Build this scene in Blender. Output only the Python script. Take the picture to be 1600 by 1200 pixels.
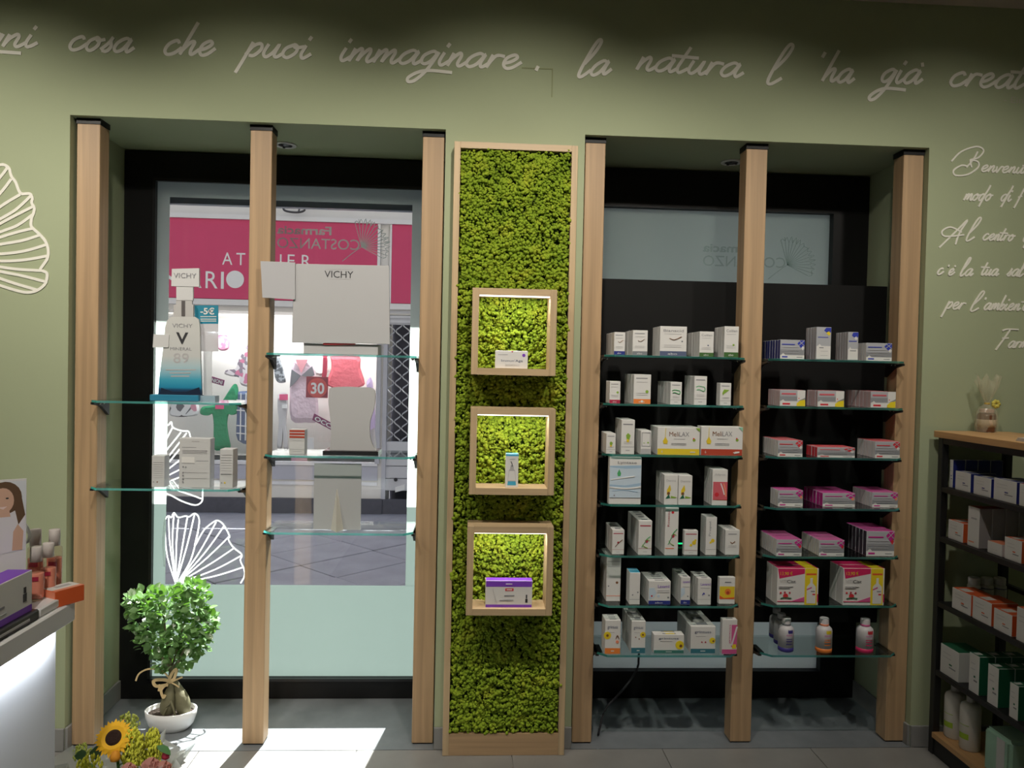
import bpy, bmesh, math, random
import numpy as np
from mathutils import Vector, Matrix
random.seed(7); rng = np.random.default_rng(7)
scn = bpy.context.scene
for o in list(bpy.data.objects): bpy.data.objects.remove(o)
COL = scn.collection
R = math.radians

# ------------------------------------------------------------------ camera
F = 1200.0; CAM = Vector((0, -2.9887, 1.5)); YAW, PITCH, ROLL = .054, -.0219, .0217
_f = Vector((math.sin(YAW)*math.cos(PITCH), math.cos(YAW)*math.cos(PITCH), math.sin(PITCH)))
_r0 = Vector((math.cos(YAW), -math.sin(YAW), 0)); _u0 = _r0.cross(_f)
_r = _r0*math.cos(ROLL) + _u0*math.sin(ROLL); _u = _u0*math.cos(ROLL) - _r0*math.sin(ROLL)
cd = bpy.data.cameras.new('camera'); cam = bpy.data.objects.new('camera', cd); COL.objects.link(cam)
cd.sensor_width = 36; cd.lens = F/1600*36; cd.clip_start = .05; cd.clip_end = 200
cam.matrix_world = Matrix(((_r.x, _u.x, -_f.x, CAM.x), (_r.y, _u.y, -_f.y, CAM.y), (_r.z, _u.z, -_f.z, CAM.z), (0, 0, 0, 1)))
scn.camera = cam

# ------------------------------------------------------------------ world, sun, exposure
SUN_EL, SUN_AZ = 57, 8          # degrees; azimuth measured from the street normal towards the right
w = bpy.data.worlds.new('sky'); scn.world = w; w.use_nodes = True
nt = w.node_tree; bg = nt.nodes['Background']
sky = nt.nodes.new('ShaderNodeTexSky'); sky.sky_type = 'NISHITA'; sky.sun_disc = False
sky.sun_elevation = R(SUN_EL); sky.sun_rotation = R(SUN_AZ); sky.dust_density = 3
nt.links.new(sky.outputs[0], bg.inputs[0]); bg.inputs[1].default_value = 0.17
sl = bpy.data.lights.new('sun', 'SUN'); sl.energy = 27; sl.angle = R(.6); sl.color = (1, .97, .93)
so = bpy.data.objects.new('sun', sl); COL.objects.link(so); so.location = (2, 8, 12)
so.rotation_euler = Vector((-math.sin(R(SUN_AZ))*math.cos(R(SUN_EL)), -math.cos(R(SUN_AZ))*math.cos(R(SUN_EL)), -math.sin(R(SUN_EL)))).to_track_quat('-Z', 'Y').to_euler()
vs = scn.view_settings; vs.view_transform = 'Standard'; vs.look = 'None'; vs.exposure = 0; vs.gamma = 1; vs.use_curve_mapping = False

# ceiling spotlights of the shop (recessed, above the frame) and added fill spots
def spot(x, y, z, tx, ty, tz, e, ang=70, blend=.7, col=(1, .93, .82)):
    l = bpy.data.lights.new('ceiling_or_fill_spot', 'SPOT'); l.energy = e; l.spot_size = R(ang); l.spot_blend = blend
    l.color = col; l.shadow_soft_size = .04
    o = bpy.data.objects.new('ceiling_or_fill_spot', l); COL.objects.link(o); o.location = (x, y, z)
    o.rotation_euler = (Vector((tx, ty, tz))-Vector((x, y, z))).to_track_quat('-Z', 'Y').to_euler()
SPOTS = [(-1.95, -1.8, 1.5, 108), (-.85, -.8, 1.52, 78), (.2, .15, 1.6, 82), (1.0, 1.0, 1.55, 58), (1.85, 1.85, 1.5, 50)]
for (x, tx, tz, e) in SPOTS: spot(x, -1.35, 2.93, tx, 0, tz, e, 86, 1)
for (x, y, e) in ((-.95, -2.0, 26), (.6, -3.3, 9), (2.0, -3.1, 24)): spot(x, y, 2.93, x, y+.1, 0, e, 100, 1)  # unseen fill spots added to brighten counter, floor and right-hand unit
spot(-.45, -3.1, 2.93, -1.0, -1.45, 1.0, 120, 46, 1)  # extra unseen spot, added to lift the counter and its leaflet

# ------------------------------------------------------------------ pixel -> place
def ray(px, py): return _r*((px-800)/F) + _u*((600-py)/F) + _f
def P(px, py, Y): d = ray(px, py); return CAM + d*((Y-CAM.y)/d.y)
def PZ(px, py, z): d = ray(px, py); return CAM + d*((z-CAM.z)/d.z)
def PX(px, py, x): d = ray(px, py); return CAM + d*((x-CAM.x)/d.x)
def proj(p):
    d = Vector(p)-CAM; k = d.dot(_f); return (800+F*d.dot(_r)/k, 600-F*d.dot(_u)/k)

# ------------------------------------------------------------------ materials
MATS = {}
def mat(name, col, rough=.6, metal=0, bump=None, var=0, vscale=8, emis=0, spec=.5, sheen=0):
    if name in MATS: return MATS[name]
    m = bpy.data.materials.new(name); m.use_nodes = True; n = m.node_tree.nodes; L = m.node_tree.links
    b = n['Principled BSDF']; b.inputs['Base Color'].default_value = (*col, 1)
    b.inputs['Roughness'].default_value = rough; b.inputs['Metallic'].default_value = metal
    b.inputs['Specular IOR Level'].default_value = spec
    if var or bump:
        tc = n.new('ShaderNodeTexCoord'); nz = n.new('ShaderNodeTexNoise'); nz.inputs['Scale'].default_value = vscale
        nz.inputs['Detail'].default_value = 5; L.new(tc.outputs['Object'], nz.inputs['Vector'])
        if var:
            mx = n.new('ShaderNodeMix'); mx.data_type = 'RGBA'
            mx.inputs[6].default_value = (*[c*(1-var) for c in col], 1); mx.inputs[7].default_value = (*[min(1, c*(1+var)) for c in col], 1)
            L.new(nz.outputs[0], mx.inputs[0]); L.new(mx.outputs[2], b.inputs['Base Color'])
        if bump:
            n2 = n.new('ShaderNodeTexNoise'); n2.inputs['Scale'].default_value = bump[0]; n2.inputs['Detail'].default_value = 4
            L.new(tc.outputs['Object'], n2.inputs['Vector'])
            bp = n.new('ShaderNodeBump'); bp.inputs['Strength'].default_value = bump[1]; bp.inputs['Distance'].default_value = bump[2]
            L.new(n2.outputs[0], bp.inputs['Height']); L.new(bp.outputs[0], b.inputs['Normal'])
    if emis:
        b.inputs['Emission Color'].default_value = (*col, 1); b.inputs['Emission Strength'].default_value = emis
    MATS[name] = m; return m
def wood(name, col, axis=2):
    m = bpy.data.materials.new(name); m.use_nodes = True; n = m.node_tree.nodes; L = m.node_tree.links
    b = n['Principled BSDF']; b.inputs['Roughness'].default_value = .5
    tc = n.new('ShaderNodeTexCoord'); mp = n.new('ShaderNodeMapping'); s = [38, 38, 38]; s[axis] = 1.1
    mp.inputs['Scale'].default_value = s; L.new(tc.outputs['Object'], mp.inputs['Vector'])
    nz = n.new('ShaderNodeTexNoise'); nz.inputs['Scale'].default_value = 1.3; nz.inputs['Detail'].default_value = 6; nz.inputs['Distortion'].default_value = .6
    L.new(mp.outputs[0], nz.inputs['Vector'])
    cr = n.new('ShaderNodeValToRGB'); L.new(nz.outputs[0], cr.inputs[0])
    e = cr.color_ramp.elements; e[0].position = .3; e[0].color = (*[c*.80 for c in col], 1); e[1].position = .7; e[1].color = (*[c*1.1 for c in col], 1)
    L.new(cr.outputs[0], b.inputs['Base Color'])
    bp = n.new('ShaderNodeBump'); bp.inputs['Strength'].default_value = .08; bp.inputs['Distance'].default_value = .002
    L.new(nz.outputs[0], bp.inputs['Height']); L.new(bp.outputs[0], b.inputs['Normal'])
    MATS[name] = m; return m
def thin_glass(name, tint, refl=1.45, rough=0.0):
    m = bpy.data.materials.new(name); m.use_nodes = True; n = m.node_tree.nodes; L = m.node_tree.links
    n.remove(n['Principled BSDF']); out = n['Material Output']
    t = n.new('ShaderNodeBsdfTransparent'); t.inputs[0].default_value = (*tint, 1)
    g = n.new('ShaderNodeBsdfGlossy'); g.inputs['Roughness'].default_value = rough
    lw = n.new('ShaderNodeLayerWeight'); lw.inputs[0].default_value = .5; mx = n.new('ShaderNodeMixShader')
    pw = n.new('ShaderNodeMath'); pw.operation = 'POWER'; pw.inputs[1].default_value = 5; L.new(lw.outputs['Facing'], pw.inputs[0])
    fr = n.new('ShaderNodeMath'); fr.operation = 'MULTIPLY_ADD'; fr.inputs[1].default_value = .9; fr.inputs[2].default_value = ((refl-1)/(refl+1))**2; L.new(pw.outputs[0], fr.inputs[0])
    L.new(fr.outputs[0], mx.inputs[0]); L.new(t.outputs[0], mx.inputs[1]); L.new(g.outputs[0], mx.inputs[2]); L.new(mx.outputs[0], out.inputs[0])
    MATS[name] = m; return m
def mixed(name, kind, col, tint, fac):
    """translucent/diffuse film mixed with plain transparency"""
    m = bpy.data.materials.new(name); m.use_nodes = True; n = m.node_tree.nodes; L = m.node_tree.links
    n.remove(n['Principled BSDF']); out = n['Material Output']
    t = n.new('ShaderNodeBsdfTransparent'); t.inputs[0].default_value = (*tint, 1)
    if kind == 'film':
        a = n.new('ShaderNodeBsdfTranslucent'); a.inputs[0].default_value = (*col, 1)
        d = n.new('ShaderNodeBsdfDiffuse'); d.inputs[0].default_value = (*((.35, .4, .38) if name[0] == 'f' else (.014, .06, .053)), 1)
        ad = n.new('ShaderNodeMixShader'); ad.inputs[0].default_value = .12; L.new(a.outputs[0], ad.inputs[1]); L.new(d.outputs[0], ad.inputs[2]); src = ad
    else:
        src = n.new('ShaderNodeBsdfPrincipled'); src.inputs['Base Color'].default_value = (*col, 1); src.inputs['Roughness'].default_value = .15
    mx = n.new('ShaderNodeMixShader'); mx.inputs[0].default_value = fac
    L.new(t.outputs[0], mx.inputs[1]); L.new(src.outputs[0], mx.inputs[2]); L.new(mx.outputs[0], out.inputs[0])
    MATS[name] = m; return m
def moss_mat():
    m = mat('moss', (.3, .42, .03), .95, spec=.1); n = m.node_tree.nodes; L = m.node_tree.links; b = n['Principled BSDF']
    tc = n.new('ShaderNodeTexCoord'); nz = n.new('ShaderNodeTexNoise'); nz.inputs['Scale'].default_value = 9; nz.inputs['Detail'].default_value = 8; nz.inputs['Roughness'].default_value = .75
    L.new(tc.outputs['Object'], nz.inputs['Vector']); cr = n.new('ShaderNodeValToRGB'); L.new(nz.outputs[0], cr.inputs[0])
    e = cr.color_ramp.elements; e[0].position = .3; e[0].color = (.15, .25, .02, 1); e[1].position = .72; e[1].color = (.45, .46, .045, 1)
    k = cr.color_ramp.elements.new(.52); k.color = (.27, .37, .03, 1)
    L.new(cr.outputs[0], b.inputs['Base Color'])
    n2 = n.new('ShaderNodeTexNoise'); n2.inputs['Scale'].default_value = 220; n2.inputs['Detail'].default_value = 3; L.new(tc.outputs['Object'], n2.inputs['Vector'])
    bp = n.new('ShaderNodeBump'); bp.inputs['Strength'].default_value = .9; bp.inputs['Distance'].default_value = .004; L.new(n2.outputs[0], bp.inputs['Height']); L.new(bp.outputs[0], b.inputs['Normal'])
    return m
def pattern(name, c1, c2, scale, c3=None):
    m = mat(name, c1, .9); n = m.node_tree.nodes; L = m.node_tree.links
    tc = n.new('ShaderNodeTexCoord'); v = n.new('ShaderNodeTexVoronoi'); v.inputs['Scale'].default_value = scale; L.new(tc.outputs['Object'], v.inputs['Vector'])
    cr = n.new('ShaderNodeValToRGB'); cr.color_ramp.interpolation = 'CONSTANT'; sp = n.new('ShaderNodeSeparateColor'); L.new(v.outputs['Color'], sp.inputs[0]); L.new(sp.outputs[0], cr.inputs[0])
    e = cr.color_ramp.elements; e[0].color = (*c1, 1); e[1].position = .45; e[1].color = (*c2, 1)
    if c3: k = cr.color_ramp.elements.new(.78); k.color = (*c3, 1)
    L.new(cr.outputs[0], n['Principled BSDF'].inputs['Base Color']); return m

M_WALL = mat('wall_paint', (.365, .41, .26), .85, bump=(90, .08, .002), var=.03, vscale=3)
M_CEIL = mat('ceiling_paint', (.5, .42, .36), .9, var=.03)
M_TILE = mat('floor_tile', (.23, .225, .215), .45, var=.22, vscale=6, bump=(60, .05, .001))
M_SILL = mat('recess_stone', (.17, .185, .2), .4, var=.25, vscale=14)
M_GROUT = mat('grout', (.4, .38, .35), .9)
M_BASE = mat('baseboard_tile', (.25, .25, .245), .5, var=.15, vscale=6)
M_OAK = wood('oak', (.46, .305, .17)); M_OAKX = wood('oak_crosswise', (.45, .30, .165), 0); M_OAKY = wood('oak_lengthwise', (.58, .34, .15), 1)
M_PALE = wood('pale_oak', (.55, .40, .235)); M_PALEX = wood('pale_oak_crosswise', (.55, .40, .235), 0)
M_BLACK = mat('black_frame', (.006, .006, .0065), .45, spec=.3)
M_PANEL = mat('black_panel', (.0065, .0065, .0065), .6, spec=.2, var=.1)
M_METAL = mat('black_metal', (.012, .012, .012), .5, var=.1)
M_STEEL = mat('steel', (.6, .6, .6), .25, 1)
M_GLASS = thin_glass('window_glass', (.94, .965, .96)); M_SHELF = thin_glass('shelf_glass', (.93, .975, .965), 1.5)
M_EDGE = mixed('glass_edge', 'film', (.35, .9, .85), (.55, .95, .9), .6)
M_FILM = mixed('frosted_film', 'film', (.86, .93, .90), (.9, .95, .93), .94)
M_FILM2 = mixed('frosted_film_fine', 'film', (.29, .335, .32), (.85, .92, .9), .92)  # darker tone of the frosted film
M_LINE = mixed('film_white_vinyl', 'film', (.9, .92, .92), (1, 1, 1), 1.0); M_LOGO = mixed('grey_vinyl', 'p', (.3, .36, .36), (.6, .6, .6), .75)
M_SCRIPT = mat('cream_lettering', (.82, .8, .72), .8)
M_MOSS = moss_mat(); M_MOSSBACK = mat('moss_backing', (.05, .09, .01), 1)
M_WHITE = mat('white_carton', (.72, .71, .69), .5); M_GREYP = mat('grey_carton', (.42, .43, .46), .45); M_GREYD = mat('grey_carton_mid', (.27, .28, .3), .5)
M_INK = mat('grey_ink', (.25, .25, .27), .7); M_INKL = mat('pale_ink', (.45, .44, .45), .7); M_BLACKINK = mat('black_ink', (.03, .03, .035), .6)
C = dict(navy=(.02, .03, .22), slate=(.09, .11, .2), blue=(.03, .05, .42), grey=(.2, .21, .23), green=(.05, .13, .03), leaf=(.25, .42, .05), crimson=(.4, .02, .06),
         orange=(.8, .22, .04), squig=(.08, .4, .15), yellow=(.75, .55, .03), brick=(.45, .06, .03), sky=(.35, .5, .65), lightblue=(.55, .66, .76), red=(.62, .03, .045),
         pinkred=(.62, .12, .15), magenta=(.55, .02, .26), pink=(.6, .1, .28), teal=(.04, .17, .22), tealg=(.05, .19, .16), cyan=(.06, .4, .62), cerise=(.62, .02, .12), purple=(.2, .05, .5),
         gold=(.8, .62, .02), berry=(.4, .03, .06), brown=(.2, .08, .03), darkgreen=(.01, .13, .06), mint=(.3, .58, .42), lime=(.33, .5, .03), deepblue=(.04, .03, .22), orangered=(.72, .12, .03), salmon=(.8, .28, .16))
def ink(k): return mat('ink_'+k, C[k], .5)

# ------------------------------------------------------------------ mesh builder
class MB:
    lift = 0
    def __init__(s): s.v = []; s.f = []; s.m = []
    def add(s, vs, fs, m=0):
        k = len(s.v); s.v += [tuple(v) for v in vs]; s.f += [tuple(i+k for i in f) for f in fs]; s.m += [m]*len(fs); return s
    def box(s, x0, x1, y0, y1, z0, z1, m=0):
        return s.add([(x0, y0, z0), (x1, y0, z0), (x1, y1, z0), (x0, y1, z0), (x0, y0, z1), (x1, y0, z1), (x1, y1, z1), (x0, y1, z1)],
                     [(3, 2, 1, 0), (4, 5, 6, 7), (0, 1, 5, 4), (1, 2, 6, 5), (2, 3, 7, 6), (3, 0, 4, 7)], m)
    def prism(s, pts, y0, y1, m=0):           # outline in x,z (any order), extruded along y
        n = len(pts); a = sum(pts[i][0]*pts[(i+1) % n][1]-pts[(i+1) % n][0]*pts[i][1] for i in range(n))
        if a < 0: pts = pts[::-1]
        vs = [(x, y0, z) for x, z in pts]+[(x, y1, z) for x, z in pts]
        fs = [tuple(range(n)), tuple(range(2*n-1, n-1, -1))]+[(i+n, (i+1) % n+n, (i+1) % n, i) for i in range(n)]
        return s.add(vs, fs, m)
    def prismz(s, pts, z0, z1, m=0):          # outline in x,y extruded along z
        n = len(pts); a = sum(pts[i][0]*pts[(i+1) % n][1]-pts[(i+1) % n][0]*pts[i][1] for i in range(n))
        if a < 0: pts = pts[::-1]
        vs = [(x, y, z0) for x, y in pts]+[(x, y, z1) for x, y in pts]
        return s.add(vs, [tuple(range(n-1, -1, -1)), tuple(range(n, 2*n))]+[(i, (i+1) % n, (i+1) % n+n, i+n) for i in range(n)], m)
    def tube(s, pts, r, n=8, m=0, cap=True):
        pts = [Vector(p) for p in pts]; rs = r if isinstance(r, (list, tuple)) else [r]*len(pts); k = len(pts); vs = []; up = Vector((0, 0, 1))
        for i, p in enumerate(pts):
            t = (pts[min(i+1, k-1)]-pts[max(i-1, 0)]).normalized(); a = up if abs(t.dot(up)) < .9 else Vector((1, 0, 0))
            b = t.cross(a).normalized(); c = b.cross(t)
            for j in range(n): q = 2*math.pi*j/n; vs.append(p+(b*math.cos(q)+c*math.sin(q))*rs[i])
        fs = [(i*n+j, i*n+(j+1) % n, (i+1)*n+(j+1) % n, (i+1)*n+j) for i in range(k-1) for j in range(n)]
        fs = [f[::-1] for f in fs]
        if cap: fs += [tuple(range(n)), tuple(range(k*n-1, (k-1)*n-1, -1))]
        return s.add(vs, fs, m)
    def lathe(s, prof, c=(0, 0, 0), n=20, m=0, sx=1, sy=1):
        vs = [(c[0]+r*sx*math.cos(2*math.pi*j/n), c[1]+r*sy*math.sin(2*math.pi*j/n), c[2]+z) for r, z in prof for j in range(n)]
        k = len(prof); fs = [(i*n+j, i*n+(j+1) % n, (i+1)*n+(j+1) % n, (i+1)*n+j) for i in range(k-1) for j in range(n)]
        fs += [tuple(range(n-1, -1, -1)), tuple(range((k-1)*n, k*n))]
        return s.add(vs, fs, m)
    def ribbon(s, pts, wd, y0, y1, m=0, taper=False):   # stroke in x,z
        pts = [Vector((p[0], p[1])) for p in pts]; k = len(pts); L = []; Rr = []
        for i, p in enumerate(pts):
            t = pts[min(i+1, k-1)]-pts[max(i-1, 0)]
            if t.length < 1e-9: t = Vector((1, 0))
            t.normalize(); nn = Vector((-t.y, t.x))*wd/2; L.append(p+nn); Rr.append(p-nn)
        MB.lift = (MB.lift+1) % 9; yy = [y0-.00012*MB.lift-.0009*i/k for i in range(k)]
        vs = [(p.x, yy[i], p.y) for i, p in enumerate(L)]+[(p.x, yy[i], p.y) for i, p in enumerate(Rr)]+[(p.x, y1, p.y) for p in L]+[(p.x, y1, p.y) for p in Rr]
        fs = []
        for i in range(k-1): fs += [(i, k+i, k+i+1, i+1), (2*k+i, i, i+1, 2*k+i+1), (k+i, 3*k+i, 3*k+i+1, k+i+1)]
        fs += [(k, 0, 2*k, 3*k), (k-1, 2*k-1, 4*k-1, 3*k-1)]
        return s.add(vs, fs, m)
    def mesh(s, mats, bevel=0, smooth=False, origin=(0, 0, 0), seg=1, name='mesh'):
        me = bpy.data.meshes.new(name); ox, oy, oz = origin
        me.from_pydata([(x-ox, y-oy, z-oz) for x, y, z in s.v], [], s.f)
        for mm in (mats if isinstance(mats, (list, tuple)) else [mats]): me.materials.append(mm)
        me.polygons.foreach_set('material_index', s.m)
        if bevel:
            bm = bmesh.new(); bm.from_mesh(me); bmesh.ops.bevel(bm, geom=bm.edges[:], offset=bevel, segments=seg, affect='EDGES', clamp_overlap=True); bm.to_mesh(me); bm.free()
        if smooth: me.polygons.foreach_set('use_smooth', [True]*len(me.polygons))
        me.update(); return me
    def build(s, name, mats, parent=None, origin=None, bevel=0, smooth=False, seg=1):
        """world-space geometry; the object's origin goes to `origin` (or the parent's place)"""
        if origin is None: origin = wloc(parent) if parent else (0, 0, 0)
        o = bpy.data.objects.new(name, s.mesh(mats, bevel, smooth, origin, seg, name)); COL.objects.link(o)
        if parent: o.parent = parent; o.location = Vector(origin)-wloc(parent)
        else: o.location = origin
        return o
def wloc(o):
    l = Vector(o.location)
    while o.parent: o = o.parent; l += Vector(o.location)
    return l
def tag(o, label=None, cat=None, group=None, kind=None):
    if label: o['label'] = label
    if cat: o['category'] = cat
    if group: o['group'] = group
    if kind: o['kind'] = kind
    return o
def empty(name, loc, label=None, cat=None, group=None, kind=None):
    o = bpy.data.objects.new(name, None); o.empty_display_size = .05; COL.objects.link(o); o.location = loc
    return tag(o, label, cat, group, kind)
def put(name, me, parent=None, loc=(0, 0, 0), rz=0):
    o = bpy.data.objects.new(name, me); COL.objects.link(o); o.location = loc; o.rotation_euler = (0, 0, rz)
    if parent: o.parent = parent
    return o
def struct(name, mb, m, **k): return tag(mb.build(name, m, **k), kind='structure')
def smoothline(pts, n=6):
    out = []; k = len(pts)
    for i in range(k-1):
        p0, p1, p2, p3 = pts[max(i-1, 0)], pts[i], pts[i+1], pts[min(i+2, k-1)]
        for j in range(n):
            t = j/n
            out.append(tuple(.5*((2*p1[a])+(-p0[a]+p2[a])*t+(2*p0[a]-5*p1[a]+4*p2[a]-p3[a])*t*t+(-p0[a]+3*p1[a]-3*p2[a]+p3[a])*t**3) for a in range(len(p1))))
    return out+[tuple(pts[-1])]
_TXT = {}
def textgeo(s, bold=False):
    """flat outline of a word in the built-in font: verts (x,y), faces, normalised to cap height 1, left 0"""
    if (s, bold) in _TXT: return _TXT[(s, bold)]
    cu = bpy.data.curves.new('t', 'FONT'); cu.body = s; cu.resolution_u = 3; cu.fill_mode = 'FRONT'
    if bold: cu.offset = .025
    ob = bpy.data.objects.new('t', cu); COL.objects.link(ob); dg = bpy.context.evaluated_depsgraph_get(); dg.update()
    me = bpy.data.meshes.new_from_object(ob.evaluated_get(dg)); vs = [(v.co.x, v.co.y) for v in me.vertices]; fs = [tuple(p.vertices) for p in me.polygons]
    bpy.data.objects.remove(ob); bpy.data.meshes.remove(me); bpy.data.curves.remove(cu)
    if not vs: vs = [(0, 0), (1, 0), (0, 1)]; fs = []
    x0 = min(v[0] for v in vs); H = .72; vs = [((x-x0)/H, y/H) for x, y in vs]; W = max(v[0] for v in vs)
    _TXT[(s, bold)] = (vs, fs, W); return _TXT[(s, bold)]
def word(mb, s, x0, x1, z, h, y, m=0, bold=False, mirror=False, ang=0):
    """word between x0 and x1 on the plane y (facing -y), baseline z, cap height h"""
    vs, fs, W = textgeo(s, bold); k = (x1-x0)/W; ca, sa = math.cos(ang), math.sin(ang); out = []
    for (a, b) in vs:
        a = a*k; b = b*h
        if mirror: a = (x1-x0)-a
        out.append((x0+a*ca-b*sa, y, z+a*sa+b*ca))
    mb.add(out, [f[::-1] if mirror else f for f in fs], m)
def word_px(mb, s, px0, px1, py, hpx, Y, off=.002, **k):
    a = P(px0, py, Y); b = P(px1, py, Y); t = P(px0, py-hpx, Y)
    word(mb, s, a.x, b.x, (a.z+b.z)/2, t.z-a.z, Y-off, **k)

# ================================================================== the room
XL0, XL1, XR0, XR1, ZT, DEP = -1.5202, -.1148, .4255, 1.8069, 2.4102, .4487
ZC = 2.975; XW0, XW1, YB = -2.9, 2.75, -4.6; YO = .85
wb = MB()
for a, b in ((XW0, XL0), (XL1, XR0), (XR1, XW1)): wb.box(a, b, 0, .55, 0, ZC+.1)
for a, b in ((XL0, XL1), (XR0, XR1)): wb.box(a, b, 0, .55, ZT, ZC+.1)
wall_back = struct('wall_back', wb, M_WALL)
struct('wall_left', MB().box(XW0-.1, XW0, YB, .55, 0, ZC+.1), M_WALL)
struct('wall_right', MB().box(XW1, XW1+.1, YB, .55, 0, ZC+.1), M_WALL)
struct('wall_front', MB().box(XW0-.1, XW1+.1, YB-.1, YB, 0, ZC+.1), mat('rear_wall_paint', (.6, .58, .52), .9))
struct('ceiling', MB().box(XW0-.1, XW1+.1, YB-.1, .55, ZC, ZC+.1), M_CEIL)
floor = struct('floor', MB().box(XW0-.1, XW1+.1, YB-.1, .0, -.12, -.006).box(XL0-.02, XR1+.02, 0, .56, -.12, -.006), M_GROUT)
tx0 = P(800, 1190, 0).x; tx0 = PZ(801, 1195, 0).x        # a joint runs down from under the moss panel
i = 0
TW = .6
xs = []
x = tx0
while x > XW0: x -= TW
while x < XW1: xs.append(x); x += TW
y = -.012
while y > YB:
    for x in xs:
        a, b = max(x, XW0)+.0015, min(x+TW, XW1)-.0015
        if b-a > .02: tag(MB().box(a, b, max(y-TW, YB)+.0015, y-.0015, -.006, 0).build('floor_tile', M_TILE, floor, origin=(a, y, 0)), kind='structure')
    y -= TW
for a, b in ((XL0, XL1), (XR0, XR1)):
    tag(MB().box(a+.001, b-.001, -.011, DEP+.1, -.006, .001).build('threshold_slab', M_SILL, floor), kind='structure')
# baseboards
def base(name, *boxes):
    m = MB()
    for bx in boxes: m.box(*bx)
    struct(name, m, M_BASE, bevel=.001)
BH = .085
base('baseboard_left', (XW0, XL0, -.011, -.0005, 0, BH)); base('baseboard_centre', (XL1, XR0, -.011, -.0005, 0, BH)); base('baseboard_right', (XR1, XW1, -.011, -.0005, 0, BH))
base('baseboard_recess_left', (XL0+.0005, XL0+.011, 0, DEP-.001, .0015, BH)); base('baseboard_recess_right', (XR1-.011, XR1-.0005, 0, DEP-.001, .0015, BH))
# faint hatch seam in the paint above the moss panel
a = P(815, 108, 0); b = P(863, 152, 0)
sm = MB().box(a.x, b.x, -.0015, 0, P(863, 109, 0).z, P(863, 109, 0).z+.004).box(b.x-.004, b.x, -.0015, 0, b.z, P(863, 109, 0).z)
tag(sm.build('hatch_seam', mat('seam', (.27, .3, .16), .9), wall_back, origin=(a.x, 0, a.z)), 'faint painted-over hatch edge in the green wall')

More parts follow.
